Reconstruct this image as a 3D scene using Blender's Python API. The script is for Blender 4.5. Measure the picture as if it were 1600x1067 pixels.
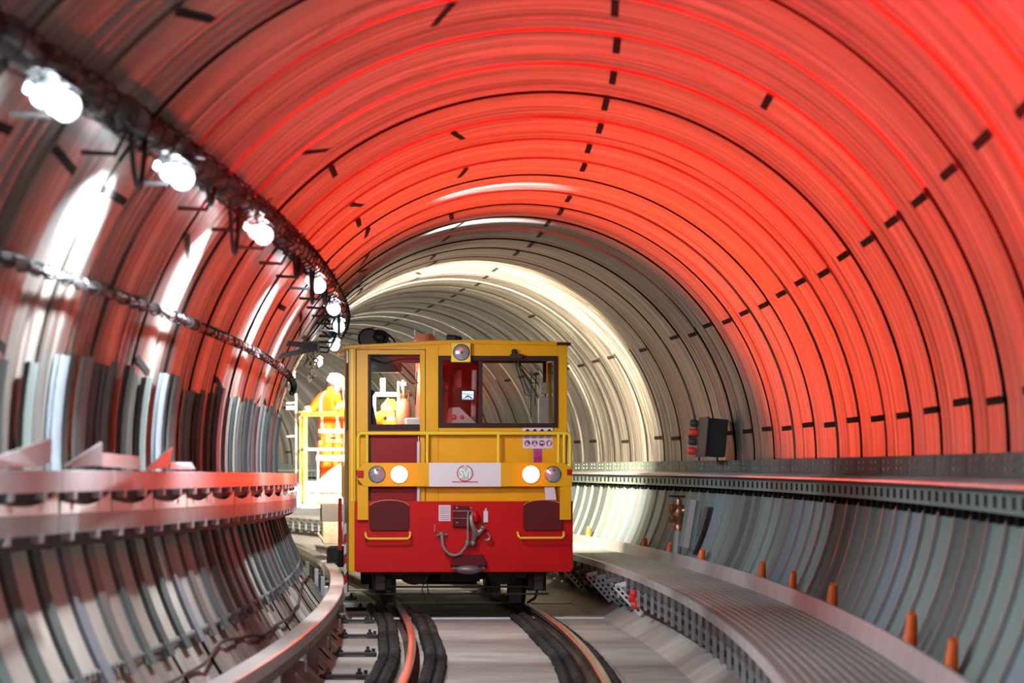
import bpy, bmesh, math, random
import numpy as np
from mathutils import Vector, Matrix, noise
random.seed(7); rng = np.random.RandomState(7)
for o in list(bpy.data.objects): bpy.data.objects.remove(o, do_unlink=True)
SC = bpy.context.scene; COL = SC.collection
PI = math.pi; D = math.radians

# ------------------------------------------------------------------ camera
F, CAMZ, HOR = 5333.0, 1.581, 730.0
cam = bpy.data.cameras.new('camera'); camo = bpy.data.objects.new('camera', cam); COL.objects.link(camo)
camo.location = (0, 0, CAMZ); camo.rotation_euler = (D(90), 0, 0)
cam.sensor_width = 36; cam.lens = F*36/1600; cam.shift_y = (HOR-533.5)/1600
cam.clip_start = 0.5; cam.clip_end = 300
cam.dof.use_dof = True; cam.dof.focus_distance = 37.5; cam.dof.aperture_fstop = 3.2
SC.camera = camo
# ------------------------------------------------------------------ world, exposure
w = bpy.data.worlds.new('world'); SC.world = w; w.use_nodes = True
w.node_tree.nodes['Background'].inputs[0].default_value = (.5, .55, .6, 1)
w.node_tree.nodes['Background'].inputs[1].default_value = .015
SC.view_settings.view_transform = 'Standard'; SC.view_settings.look = 'None'
SC.view_settings.exposure = 0.0; SC.view_settings.gamma = 1; SC.view_settings.use_curve_mapping = False

# ------------------------------------------------------------------ track curve: P(s, lateral, height)
RC, S0, CX = 222.0, 24.3, -0.0535-222.0
TE, TR, TZ = 0.30, 2.50, 1.65            # tunnel centre offset, radius, centre height (rail top = 0)
def P(s, lat, z):
    a = (s-S0)/RC
    return Vector((CX+(RC+lat)*math.cos(a), S0+(RC+lat)*math.sin(a), z))
def PN(s, lat, z):
    a = (s-S0)/RC
    return np.stack([CX+(RC+lat)*np.cos(a), S0+(RC+lat)*np.sin(a), z+0*a], -1)
def wall(s, deg, inset=0.0):             # point on the tunnel wall
    r = TR-inset
    return P(s, TE+r*math.cos(D(deg)), TZ+r*math.sin(D(deg)))
def heading(s): return (s-S0)/RC
def frame(s, lat, z): return Matrix.Translation(P(s, lat, z)) @ Matrix.Rotation(heading(s), 4, 'Z')
def px(x, y, Y): return Vector(((x-800)/F*Y, Y, CAMZ-(y-HOR)/F*Y))

LAMP_S = [5.0, 9.3, 13.3, 16.7, 20.9, 26.8, 30.8, 34.8, 40.3, 47.0, 54.0, 61.0, 68.0, 74.5, 81.0, 87.5]
LAMP_W = [150, 130, 130, 130, 130, 112, 110, 100, 60, 30, 10, 60, 140, 160, 160, 160]
LAMP_P = 45.0
def point(name, loc, e, col, r=.06):
    l = bpy.data.lights.new(name, 'POINT'); l.energy = e; l.color = col; l.shadow_soft_size = r
    o = bpy.data.objects.new(name, l); COL.objects.link(o); o.location = loc; return o
def spot(name, loc, target, e, col, ang=120, blend=.6, r=.08):
    l = bpy.data.lights.new(name, 'SPOT'); l.energy = e; l.color = col; l.shadow_soft_size = r
    l.spot_size = D(ang); l.spot_blend = blend
    o = bpy.data.objects.new(name, l); COL.objects.link(o); o.location = loc
    o.rotation_euler = (Vector(target)-Vector(loc)).to_track_quat('-Z', 'Y').to_euler(); return o
def area(name, loc, target, e, col, sx, sy, spread=180):
    l = bpy.data.lights.new(name, 'AREA'); l.energy = e; l.color = col; l.shape = 'RECTANGLE'
    l.size = sx; l.size_y = sy; l.spread = D(spread)
    o = bpy.data.objects.new(name, l); COL.objects.link(o); o.location = loc
    o.rotation_euler = (Vector(target)-Vector(loc)).to_track_quat('-Z', 'Y').to_euler(); return o

# train frame (front face plane is local y = 0, x right, z up from rail top)
TY = 37.8; TS = TY/F
TM = Matrix.Translation((-81*TS, TY, 0)) @ Matrix.Rotation(.070, 4, 'Z')
def tx(x): return (x-719)*TS
def tz(y): return CAMZ+(HOR-y)*TS
def TW(x, y, z): return TM @ Vector((x, y, z))
RED = (1.0, .003, .0)
# red tail lamps of the works vehicle
for lx in (623, 828.5):
    spot('tail_lamp_light', TW(tx(lx), -.16, tz(741)), TW(tx(lx)*1.5, -10, 5.2), 800, (1, .035, .004), 62, .95, .09)
# red flood lamp added out of frame to redden the vault; its barn door cuts the beam below
spot('red_fill_light', P(7.0, 2.06, 1.68), P(24.5, 1.7, 3.85), 52000, RED, 36, 1, .006)
# flood lamps on the back of the cab, shining on the platform and down the tunnel
area('rear_flood_light', TW(-.75, 2.75, 2.78), TW(-1.7, 6.6, 1.1), 110, (1, .86, .66), .35, .2, 50)
area('side_flood_light', TW(-.05, 2.8, 2.7), TW(1.6, 11.0, 1.2), 460, (1, .82, .60), .35, .2, 80)
spot('deck_flood_light', TW(.1, 2.9, 2.9), TW(2.1, 16, 3.5), 11000, (1, .82, .54), 76, .8, .1)
spot('deck_flood_light', TW(-.6, 2.9, 2.95), TW(-2.0, 30, 3.1), 16000, (1, .87, .70), 19, .7, .1)

point('deck_fill_light', TW(-.35, 5.0, 2.35), 95, (1, .80, .58), .12)  # fill light added to brighten the vault behind the cab

# ------------------------------------------------------------------ materials
def nd(nt, t, **kw):
    n = nt.nodes.new(t)
    for k, v in kw.items(): setattr(n, k, v)
    return n
def mat(name, col, rough=.5, metal=0., spec=.5, emit=None, es=0., var=0., vscale=6., bump=0., bscale=40., coat=0.):
    m = bpy.data.materials.new(name); m.use_nodes = True; nt = m.node_tree; b = nt.nodes['Principled BSDF']
    b.inputs['Base Color'].default_value = (*col, 1); b.inputs['Roughness'].default_value = rough
    b.inputs['Metallic'].default_value = metal; b.inputs['Specular IOR Level'].default_value = spec
    b.inputs['Coat Weight'].default_value = coat
    if emit: b.inputs['Emission Color'].default_value = (*emit, 1); b.inputs['Emission Strength'].default_value = es
    tc = nd(nt, 'ShaderNodeTexCoord')
    if var:
        n = nd(nt, 'ShaderNodeTexNoise'); n.inputs['Scale'].default_value = vscale; n.inputs['Detail'].default_value = 6
        nt.links.new(tc.outputs['Object'], n.inputs['Vector'])
        r = nd(nt, 'ShaderNodeMapRange'); r.inputs['From Min'].default_value = .3; r.inputs['From Max'].default_value = .7
        r.inputs['To Min'].default_value = 1-var; r.inputs['To Max'].default_value = 1+var*.5
        nt.links.new(n.outputs['Fac'], r.inputs['Value'])
        mx = nd(nt, 'ShaderNodeVectorMath', operation='SCALE'); mx.inputs[0].default_value = col
        nt.links.new(r.outputs['Result'], mx.inputs['Scale']); nt.links.new(mx.outputs[0], b.inputs['Base Color'])
    if bump:
        n2 = nd(nt, 'ShaderNodeTexNoise'); n2.inputs['Scale'].default_value = bscale; n2.inputs['Detail'].default_value = 4
        nt.links.new(tc.outputs['Object'], n2.inputs['Vector'])
        bp = nd(nt, 'ShaderNodeBump'); bp.inputs['Strength'].default_value = bump; bp.inputs['Distance'].default_value = .01
        nt.links.new(n2.outputs['Fac'], bp.inputs['Height']); nt.links.new(bp.outputs[0], b.inputs['Normal'])
    return m
def lining_mat(name, c0, c1, dirt, rough, spec):
    """circumferentially streaked wet lining; UV u = metres along tunnel, v = metres round it"""
    m = bpy.data.materials.new(name); m.use_nodes = True; nt = m.node_tree; b = nt.nodes['Principled BSDF']; L = nt.links.new
    uv = nd(nt, 'ShaderNodeUVMap'); uv.uv_map = 'uv'
    def noise_(sx, sy, det=5):
        mp = nd(nt, 'ShaderNodeMapping'); mp.inputs['Scale'].default_value = (sx, sy, 1); L(uv.outputs[0], mp.inputs[0])
        n = nd(nt, 'ShaderNodeTexNoise'); n.inputs['Scale'].default_value = 1; n.inputs['Detail'].default_value = det
        L(mp.outputs[0], n.inputs['Vector']); return n
    a = noise_(9, .35); cr = nd(nt, 'ShaderNodeValToRGB')
    cr.color_ramp.elements[0].position = .32; cr.color_ramp.elements[0].color = (*c0, 1)
    cr.color_ramp.elements[1].position = .66; cr.color_ramp.elements[1].color = (*c1, 1)
    L(a.outputs['Fac'], cr.inputs[0])
    # plate to plate tone (one random value every 0.4125 m)
    sep = nd(nt, 'ShaderNodeSeparateXYZ'); L(uv.outputs[0], sep.inputs[0])
    dv = nd(nt, 'ShaderNodeMath', operation='DIVIDE'); dv.inputs[1].default_value = .4125; L(sep.outputs[0], dv.inputs[0])
    fl = nd(nt, 'ShaderNodeMath', operation='FLOOR'); L(dv.outputs[0], fl.inputs[0])
    wn = nd(nt, 'ShaderNodeTexWhiteNoise', noise_dimensions='1D'); L(fl.outputs[0], wn.inputs['W'])
    mr0 = nd(nt, 'ShaderNodeMapRange'); mr0.inputs['To Min'].default_value = .50; mr0.inputs['To Max'].default_value = 1.15
    L(wn.outputs['Value'], mr0.inputs['Value'])
    sc = nd(nt, 'ShaderNodeVectorMath', operation='SCALE'); L(cr.outputs[0], sc.inputs[0]); L(mr0.outputs[0], sc.inputs['Scale'])
    d = noise_(5.5, .9, 8); mr = nd(nt, 'ShaderNodeMapRange'); mr.inputs['From Min'].default_value = .53; mr.inputs['From Max'].default_value = .64
    mr.inputs['To Max'].default_value = dirt; L(d.outputs['Fac'], mr.inputs['Value'])
    mx = nd(nt, 'ShaderNodeMix', data_type='RGBA'); L(mr.outputs[0], mx.inputs['Factor']); L(sc.outputs[0], mx.inputs['A'])
    mx.inputs['B'].default_value = (.05, .045, .04, 1); L(mx.outputs['Result'], b.inputs['Base Color'])
    rn = noise_(14, .6); mr2 = nd(nt, 'ShaderNodeMapRange'); mr2.inputs['To Min'].default_value = rough-.12; mr2.inputs['To Max'].default_value = rough+.14
    L(rn.outputs['Fac'], mr2.inputs['Value']); L(mr2.outputs[0], b.inputs['Roughness'])
    b.inputs['Specular IOR Level'].default_value = spec
    bn = noise_(16, .8, 3); bp = nd(nt, 'ShaderNodeBump'); bp.inputs['Strength'].default_value = .35; bp.inputs['Distance'].default_value = .02
    L(bn.outputs['Fac'], bp.inputs['Height']); L(bp.outputs[0], b.inputs['Normal'])
    return m
def glass_mat(name, tint=(.9, .92, .9), refl=.6):
    m = bpy.data.materials.new(name); m.use_nodes = True; nt = m.node_tree; nt.nodes.clear()
    o = nd(nt, 'ShaderNodeOutputMaterial'); t = nd(nt, 'ShaderNodeBsdfTransparent'); t.inputs[0].default_value = (*tint, 1)
    g = nd(nt, 'ShaderNodeBsdfGlossy'); g.inputs['Roughness'].default_value = .03
    f = nd(nt, 'ShaderNodeFresnel'); f.inputs[0].default_value = 1.45; mm = nd(nt, 'ShaderNodeMath', operation='MULTIPLY'); mm.inputs[1].default_value = refl
    nt.links.new(f.outputs[0], mm.inputs[0]); x = nd(nt, 'ShaderNodeMixShader')
    nt.links.new(mm.outputs[0], x.inputs[0]); nt.links.new(t.outputs[0], x.inputs[1]); nt.links.new(g.outputs[0], x.inputs[2]); nt.links.new(x.outputs[0], o.inputs[0])
    return m
M = {}
M['lining'] = lining_mat('lining', (.030, .026, .022), (.34, .315, .28), .93, .42, .5)
M['concrete'] = lining_mat('lower_concrete', (.40, .38, .33), (.60, .58, .53), .35, .62, .3)
M['seam'] = mat('joint_dark', (.012, .011, .010), .9, spec=.1)
M['floor'] = mat('floor_slab', (.50, .465, .42), .6, spec=.35, var=.25, vscale=1.6, bump=.3, bscale=9)
M['panel'] = mat('panel_grey', (.20, .265, .255), .8, spec=.06, var=.18, vscale=.9)
M['panel2'] = mat('panel_grey_blue', (.21, .28, .32), .8, spec=.06, var=.18, vscale=.9)
M['panel3'] = mat('panel_grey_dark', (.13, .16, .15), .8, spec=.06, var=.18, vscale=.9)
M['rib'] = mat('rib_grey', (.22, .25, .24), .6, spec=.2, var=.15)
M['rib_blue'] = mat('rib_blue_grey', (.24, .29, .33), .6, spec=.2, var=.15)
M['infill'] = mat('pale_infill', (.50, .48, .42), .75, spec=.2, var=.15, vscale=1.5)
M['flange'] = mat('galvanised_flange', (.34, .36, .36), .4, .3)
M['galv'] = mat('galvanised', (.50, .52, .54), .42, .55, var=.25, vscale=9)
M['galv_dark'] = mat('galvanised_dull', (.20, .21, .21), .5, .4, var=.3, vscale=9)
M['alu'] = mat('aluminium', (.36, .42, .41), .42, .5, var=.15, vscale=5)
M['strip'] = mat('bright_strip', (.80, .86, .92), .35, .2)
M['ledge'] = mat('ledge_white', (.42, .41, .42), .4, spec=.4, var=.15, vscale=3)
M['black'] = mat('black_rubber', (.012, .012, .013), .55, spec=.4)
M['cable'] = mat('cable_black', (.018, .017, .018), .45, spec=.5, var=.4, vscale=20)
M['cable_grey'] = mat('cable_grey', (.035, .038, .04), .5, spec=.4)
M['ribbed'] = mat('ribbed_conduit', (.035, .033, .032), .75, spec=.3, var=.4, vscale=4)
M['railhead'] = mat('rail_head', (.65, .60, .58), .28, 1.0)
M['railside'] = mat('rail_side', (.11, .075, .055), .7, spec=.3, var=.4, vscale=7)
M['cover'] = mat('rail_cover', (.62, .56, .53), .32, spec=.55, var=.12, vscale=2.5)
M['bracket'] = mat('bracket_dark', (.05, .05, .052), .6, spec=.3)
M['yellow'] = mat('yellow_paint', (.84, .41, .0), .42, spec=.3, var=.07, vscale=2)
M['yellow_light'] = mat('yellow_rail_paint', (.95, .68, .04), .45)
M['red'] = mat('red_paint', (.56, .001, .003), .42, spec=.25, var=.1, vscale=3)
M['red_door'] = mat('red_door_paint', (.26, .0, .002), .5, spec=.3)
M['red_dark'] = mat('dark_red_paint', (.10, .004, .006), .6, spec=.3)  # darker red of the pads, socket box and coupling shroud
M['maroon'] = mat('maroon_gasket', (.030, .008, .008), .6, spec=.3)
M['interior'] = mat('cab_interior', (.10, .085, .085), .8, spec=.2)
M['interior_light'] = mat('console_grey', (.42, .37, .38), .5)
M['white'] = mat('white_plate', (.80, .76, .80), .4)
M['white_metal'] = mat('white_metal', (.82, .80, .74), .4)
M['logo_red'] = mat('logo_red', (.55, .02, .03), .5)
M['logo_grey'] = mat('logo_grey', (.50, .58, .52), .5)
M['logo_white'] = mat('logo_lettering', (.93, .98, .94), .5)
M['violet'] = mat('sign_violet', (.16, .03, .22), .5)
M['sign_bg'] = mat('sign_background', (.78, .66, .74), .5)
M['sign_red'] = mat('sign_red', (.75, .03, .03), .5)
M['sign_purple'] = mat('sign_purple', (.35, .05, .35), .5)
M['tail'] = mat('tail_lamp_lens', (1, .1, .05), .4, emit=(1.0, .075, .028), es=55)
M['lens'] = mat('clear_lens', (.62, .60, .66), .16, .6, var=.3, vscale=60)
M['chrome'] = mat('chrome', (.6, .6, .62), .2, 1)
M['glass'] = glass_mat('cab_glass', refl=.35)
M['steel'] = mat('steel_worn', (.30, .25, .24), .45, .5, var=.4, vscale=12)
M['hose'] = mat('hose_grey', (.26, .21, .20), .6, var=.2, vscale=30)
M['grime'] = mat('grimy_steel', (.028, .022, .020), .65, .2, var=.4, vscale=6)
M['screen'] = mat('monitor_screen', (.2, .3, .4), .4, emit=(.55, .85, 1), es=1.4)
M['screen_line'] = mat('monitor_dark', (.02, .05, .08), .5)
M['led'] = mat('led_diffuser', (1, 1, 1), .5, emit=(.86, .94, 1.0), es=LAMP_P)
M['housing'] = mat('lamp_housing', (.35, .38, .40), .4, .4)
M['orange'] = mat('orange_plastic', (.85, .16, .02), .5, var=.15, vscale=10)
M['salmon'] = mat('crane_paint', (.80, .24, .14), .5, var=.1, vscale=5)
M['brass'] = mat('bronze_valve', (.42, .22, .12), .35, .8, var=.3, vscale=14)
M['hivis'] = mat('hi_vis_orange', (1.0, .14, .01), .8, spec=.2, var=.1, vscale=8, bump=.5, bscale=14)
M['tape'] = mat('reflective_tape', (.90, .90, .86), .4)
M['navy'] = mat('navy_cloth', (.03, .03, .05), .8, spec=.2)
M['skin'] = mat('skin', (.50, .25, .15), .5)
M['hair'] = mat('hair', (.02, .014, .01), .7)
M['helmet'] = mat('helmet_white', (.85, .80, .74), .3, coat=.3)
M['glove'] = mat('glove_grey', (.45, .45, .48), .7)
M['glove_black'] = mat('glove_black', (.03, .03, .04), .7)
M['wood'] = mat('weathered_timber', (.24, .17, .11), .8, var=.4, vscale=10)
M['pipe'] = mat('grey_pipe', (.28, .30, .31), .4, .2)
M['redwhite'] = mat('board_white', (.75, .72, .72), .5)

# ------------------------------------------------------------------ mesh helpers
class MB:
    def __init__(s): s.v = []; s.f = []; s.mi = []; s.uv = None
    def add(s, vs, fs, mi=0):
        b = len(s.v); s.v += [tuple(v) for v in vs]; s.f += [tuple(b+i for i in f) for f in fs]; s.mi += [mi]*len(fs); return s
    def box(s, x0, x1, y0, y1, z0, z1, mi=0, m=None):
        vs = [Vector((x, y, z)) for x in (x0, x1) for y in (y0, y1) for z in (z0, z1)]
        if m: vs = [m @ v for v in vs]
        return s.add(vs, [(0, 1, 3, 2), (4, 6, 7, 5), (0, 4, 5, 1), (2, 3, 7, 6), (0, 2, 6, 4), (1, 5, 7, 3)], mi)
    def prism(s, poly, y0, y1, mi=0):      # poly in (x,z), extruded along y
        n = len(poly); vs = [(x, y0, z) for x, z in poly]+[(x, y1, z) for x, z in poly]
        return s.add(vs, [tuple(range(n)), tuple(range(2*n-1, n-1, -1))]+[(i, i+n, (i+1) % n+n, (i+1) % n) for i in range(n)], mi)
    def tube(s, pts, r, n=8, mi=0, cap=True):
        pts = [Vector(p) for p in pts]; k = len(pts)
        if not hasattr(r, '__len__'): r = [r]*k
        t0 = (pts[1]-pts[0]).normalized(); up = Vector((0, 0, 1)) if abs(t0.z) < .9 else Vector((1, 0, 0))
        u = t0.cross(up).normalized(); vs = []
        for i, p in enumerate(pts):
            a = pts[max(i-1, 0)]; b = pts[min(i+1, k-1)]; t = (b-a)
            t = t.normalized() if t.length > 1e-9 else t0
            u = (u-t*u.dot(t)); u = u.normalized() if u.length > 1e-6 else t.orthogonal().normalized()
            w_ = t.cross(u)
            for j in range(n):
                an = 2*PI*j/n; vs.append(p+(u*math.cos(an)+w_*math.sin(an))*r[i])
        fs = [(i*n+j, i*n+(j+1) % n, (i+1)*n+(j+1) % n, (i+1)*n+j) for i in range(k-1) for j in range(n)]
        if cap: fs += [tuple(range(n-1, -1, -1)), tuple(range((k-1)*n, k*n))]
        return s.add(vs, fs, mi)
    def lathe(s, prof, m=None, n=20, mi=0):  # prof: (radius, height) about local z
        vs = []
        for r, h in prof:
            for j in range(n):
                a = 2*PI*j/n; vs.append(Vector((r*math.cos(a), r*math.sin(a), h)))
        if m: vs = [m @ v for v in vs]
        k = len(prof); fs = [(i*n+j, i*n+(j+1) % n, (i+1)*n+(j+1) % n, (i+1)*n+j) for i in range(k-1) for j in range(n)]
        fs += [tuple(range(n-1, -1, -1)), tuple(range((k-1)*n, k*n))]
        return s.add(vs, fs, mi)
    def ball(s, c, rx, ry=None, rz=None, n=14, mi=0):
        ry = ry or rx; rz = rz or rx; k = 9
        pr = [(math.sin(PI*i/(k-1)) if 0 < i < k-1 else .01, -math.cos(PI*i/(k-1))) for i in range(k)]
        return s.lathe(pr, Matrix.Translation(c) @ Matrix.Diagonal((rx, ry, rz, 1)), n, mi)
    def sweep(s, prof, s0, s1, step, closed=True, mi=0):   # prof (lat,z) swept along the track
        ns = max(2, int(round((s1-s0)/step))+1); n = len(prof); vs = []
        for i in range(ns):
            q = s0+(s1-s0)*i/(ns-1)
            for la, z in prof: vs.append(P(q, la, z))
        e = n if closed else n-1
        fs = [(i*n+j, i*n+(j+1) % n, (i+1)*n+(j+1) % n, (i+1)*n+j) for i in range(ns-1) for j in range(e)]
        if closed: fs += [tuple(range(n-1, -1, -1)), tuple(range((ns-1)*n, ns*n))]
        return s.add(vs, fs, mi)
    def build(s, name, mats, parent=None, smooth=False, bevel=0., loc=None, mw=None):
        me = bpy.data.meshes.new(name); vs = s.v
        if loc is not None:
            vs = [(v[0]-loc[0], v[1]-loc[1], v[2]-loc[2]) for v in vs]
        me.from_pydata(vs, [], s.f); 
        for m in (mats if isinstance(mats, (list, tuple)) else [mats]): me.materials.append(M[m])
        me.polygons.foreach_set('material_index', s.mi)
        if smooth:
            me.polygons.foreach_set('use_smooth', [True]*len(s.f))
            try: me.set_sharp_from_angle(angle=D(42))
            except Exception: pass
        me.update(); bm = bmesh.new(); bm.from_mesh(me); bmesh.ops.recalc_face_normals(bm, faces=bm.faces); bm.to_mesh(me); bm.free()
        o = bpy.data.objects.new(name, me); COL.objects.link(o)
        if parent: o.parent = parent
        if loc is not None: o.location = loc
        if mw is not None: o.matrix_world = mw
        if bevel:
            b = o.modifiers.new('bevel', 'BEVEL'); b.width = bevel; b.segments = 2; b.limit_method = 'ANGLE'
        return o
def tag(o, label=None, cat=None, group=None, kind=None):
    if label: o['label'] = label
    if cat: o['category'] = cat
    if group: o['group'] = group
    if kind: o['kind'] = kind
    return o
def empty(name, mw, label=None, cat=None, group=None):
    o = bpy.data.objects.new(name, None); COL.objects.link(o); o.matrix_world = mw; o.empty_display_size = .1
    return tag(o, label, cat, group)
def copy_tree(o, parent=None):
    c = o.copy(); COL.objects.link(c); c.parent = parent
    for ch in list(o.children): copy_tree(ch, c)
    return c
def grid_mesh(name, V, UV, mats, mi=None, smooth=True, kind='structure'):
    """V: list of (ni,nj,3) patches with UV (ni,nj,2) and material index"""
    vs = []; fs = []; uvs = []; ms = []; base = 0
    for (A, U, m_) in V:
        ni, nj = A.shape[:2]; vs.append(A.reshape(-1, 3)); idx = np.arange(ni*nj).reshape(ni, nj)+base
        q = np.stack([idx[:-1, :-1], idx[1:, :-1], idx[1:, 1:], idx[:-1, 1:]], -1).reshape(-1, 4); fs.append(q)
        ms += [m_]*len(q); uvs.append(U.reshape(-1, 2)); base += ni*nj
    vs = np.concatenate(vs); fs = np.concatenate(fs); uvs = np.concatenate(uvs)
    me = bpy.data.meshes.new(name); me.from_pydata(vs.tolist(), [], fs.tolist())
    for m_ in mats: me.materials.append(M[m_])
    me.polygons.foreach_set('material_index', ms); me.polygons.foreach_set('use_smooth', [smooth]*len(fs))
    ul = me.uv_layers.new(name='uv'); ul.data.foreach_set('uv', uvs[fs.reshape(-1)].reshape(-1))
    me.update(); o = bpy.data.objects.new(name, me); COL.objects.link(o); o['kind'] = kind
    return o

# ------------------------------------------------------------------ the tunnel lining
PITCH = 1.65; RING0 = 26.9-PITCH*20
S_A, S_B = 2.0, 96.0
def strips():                                    # (start, end, inward base, crown, material, kind)
    out = []; k = 0; c = RING0
    while c < S_B:
        if c > S_A-1:
            out.append((c-.36, c+.36, .022, .007, 'A'))
            out.append((c+.368, c+.595, .004, .007, 'B')); out.append((c+.595, c+.822, .004, .007, 'B'))
            out.append((c+.828, c+1.055, .004, .007, 'B')); out.append((c+1.055, c+1.282, .004, .007, 'B'))
        c += PITCH
    return out
STR = strips()
def lining(name, d0, d1, mats, split=None):
    V = []; na = max(8, int((d1-d0)/2.2)); ang = np.radians(np.linspace(d0, d1, na))
    def patch(s, inset, m_, an=ang):
        s = np.asarray(s)[:, None]+0*an[None, :]; r = TR-np.asarray(inset)[:, None]
        a = an[None, :]+0*s; lat = TE+r*np.cos(a); z = TZ+r*np.sin(a); th = (s-S0)/RC
        A = np.stack([CX+(RC+lat)*np.cos(th), S0+(RC+lat)*np.sin(th), z], -1)
        V.append((A, np.stack([s, a*TR], -1), m_))
    for (a, b, base, crown, kd) in STR:
        n = 7 if kd == 'A' else 5
        t = np.linspace(-1, 1, n); jit = rng.uniform(-.003, .003); e0, e1 = (int(kd == 'A' and rng.rand() < .6) for _ in (0, 1))
        patch(a+(b-a)*(t+1)/2, base+jit+crown*(1-t**4), 0)
        patch([a, a], [base+jit, -.03 if e0 else -.002], e0); patch([b, b], [base+jit, -.03 if e1 else -.002], e1)
    # dark backing seen in the circumferential joints
    ss = np.arange(S_A-1.5, S_B+1.5, .5); patch(ss, np.full(len(ss), -.004), 0)
    # short dark longitudinal joints across each ring
    for key, jw in ((7, .4), (34, .5), (81, .8), (104, 1.5), (127, 1.2), (149, 1.5), (168, 1.2), (58, 3.0)):
        if not (d0 <= key < d1): continue
        c = RING0
        while c < S_B:
            if c > S_A and rng.rand() > (.12 if key < 100 and key != 58 else (.9 if key == 58 else .45)):
                a0 = math.radians(key+rng.uniform(-jw, jw)); sl = rng.uniform(-1, 1)*(.0 if key < 90 else .030)
                w_ = .009
                an = np.array([a0-w_, a0+w_]); 
                s_ = np.linspace(c-.355, c+.355, 5)[:, None]+0*an[None]
                a_ = an[None, :]+sl*(s_-c)/.355; r = TR-.033
                lat = TE+r*np.cos(a_); z = TZ+r*np.sin(a_); th = (s_-S0)/RC
                A = np.stack([CX+(RC+lat)*np.cos(th), S0+(RC+lat)*np.sin(th), z], -1)
                V.append((A, np.stack([s_, a_*TR], -1), 1))
            c += PITCH
    return grid_mesh(name, V, None, mats)
lining('wall_right', -45, 35, ['lining', 'seam'])
lining('ceiling', 35, 145, ['lining', 'seam'])
lining('wall_left', 145, 206, ['lining', 'seam'])
lining('wall_left_lower', 206, 225.2, ['concrete', 'seam'])
# floor slab, with kerb slopes either side
fl = MB(); fl.sweep([(-1.62, -.60), (-1.62, -.02), (-1.42, -.12), (-.98, -.12), (-.98, -.15), (-.50, -.15), (-.50, -.12), (.50, -.12), (.50, -.15), (.98, -.15), (.98, -.12),
          (1.50, -.12), (1.92, .14), (2.12, .14), (2.12, -.60)], S_A, S_B, .8)
tag(fl.build('floor', 'floor'), kind='structure')
bk = MB(); v = [P(S_B, TE+2.6*math.cos(a), TZ+2.6*math.sin(a)) for a in np.linspace(0, 2*PI, 33)[:-1]]
bk.add(v, [tuple(range(32))]); tag(bk.build('wall_far', 'seam'), kind='structure')

# drainage slots across the slab (bright metal edge strips)
for i, s in enumerate([38.3, 42.4, 47.0, 52.0]):
    m = MB(); z = -.118
    pts = [(-1.3, z), (1.62, z), (1.95, .04), (2.15, .30)]
    for a, b in zip(pts[:-1], pts[1:]):
        m.add([P(s-.14, a[0], a[1]), P(s+.14, a[0], a[1]), P(s+.14, b[0], b[1]), P(s-.14, b[0], b[1]),
               P(s-.14, a[0], a[1]+.02), P(s+.14, a[0], a[1]+.02), P(s+.14, b[0], b[1]+.02), P(s-.14, b[0], b[1]+.02)],
              [(0, 1, 2, 3), (4, 7, 6, 5), (0, 4, 5, 1), (1, 5, 6, 2), (2, 6, 7, 3), (3, 7, 4, 0)])
    o = m.build('floor_strip', 'strip')
    tag(o, ['bright metal strip across the floor just before the vehicle wheels', 'bright metal strip across the floor under the vehicle front',
            'metal strip across the floor under the middle of the vehicle', 'metal strip across the floor behind the vehicle'][i], 'floor strip', 'metal strips across the track floor')

# ------------------------------------------------------------------ rails and trackside
for side, nm in ((-1, 'left'), (1, 'right')):
    la = side*.7525
    t = empty('running_rail', Matrix.Translation(P(S_A, la, -.15)), 'long curving steel running rail on the %s, shiny red reflection on its head' % nm, 'rail', 'running rails')
    inv = t.matrix_world.inverted()
    def world_part(m, name, mt, **k):
        m.v = [tuple(inv @ Vector(v)) for v in m.v]; return m.build(name, mt, t, **k)
    m = MB(); m.sweep([(la-.036, -.002), (la-.030, 0), (la+.030, 0), (la+.036, -.002), (la+.036, -.012), (la-.036, -.012)], S_A, 70, .5)
    world_part(m, 'rail_head', 'railhead', smooth=True)
    m = MB(); m.sweep([(la-.036, -.010), (la+.036, -.010), (la+.036, -.038), (la+.012, -.05), (la+.010, -.12), (la+.065, -.14), (la+.07, -.15),
                       (la-.07, -.15), (la-.065, -.14), (la-.010, -.12), (la-.012, -.05), (la-.036, -.038)], S_A, 70, .5)
    world_part(m, 'rail_web', 'railside')
def conduit(la, z, r, s0, s1, label, wob=0.):
    m = MB(); pts = []; rr = []; s = s0; i = 0
    while s < s1:
        o = wob*math.sin(s*.9)
        kk = random.uniform(.95, 1.12)
        for ds, k in ((0, .62), (.03, 1.0*kk), (.10, 1.06*kk), (.13, .62)): pts.append(P(s+ds, la+o+random.uniform(-.003, .003), z)); rr.append(r*k)
        s += .19
    m.tube(pts, rr, 8); return tag(m.build('ribbed_conduit', 'ribbed', smooth=False), label, 'conduit', 'ribbed conduits beside the rails')
conduit(-.915, -.085, .052, 17.5, 41, 'black ribbed conduit hugging the outer side of the left rail', .008)
conduit(-1.015, -.085, .045, 17.5, 41, 'outermost black ribbed conduit left of the left rail', .012)
conduit(-.60, -.085, .052, 17.5, 38, 'black ribbed conduit just inside the left rail', .008)
conduit(.585, -.080, .052, 17.5, 38, 'black ribbed conduit just inside the right rail', .008)
conduit(.49, -.085, .045, 17.5, 38, 'second black ribbed conduit inside the right rail', .010)
conduit(.875, -.10, .040, 17.5, 38, 'thin black ribbed conduit outside the right rail', .004)
conduit(-.50, -.085, .042, 17.5, 38, 'second black ribbed conduit inside the left rail', .010)

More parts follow.
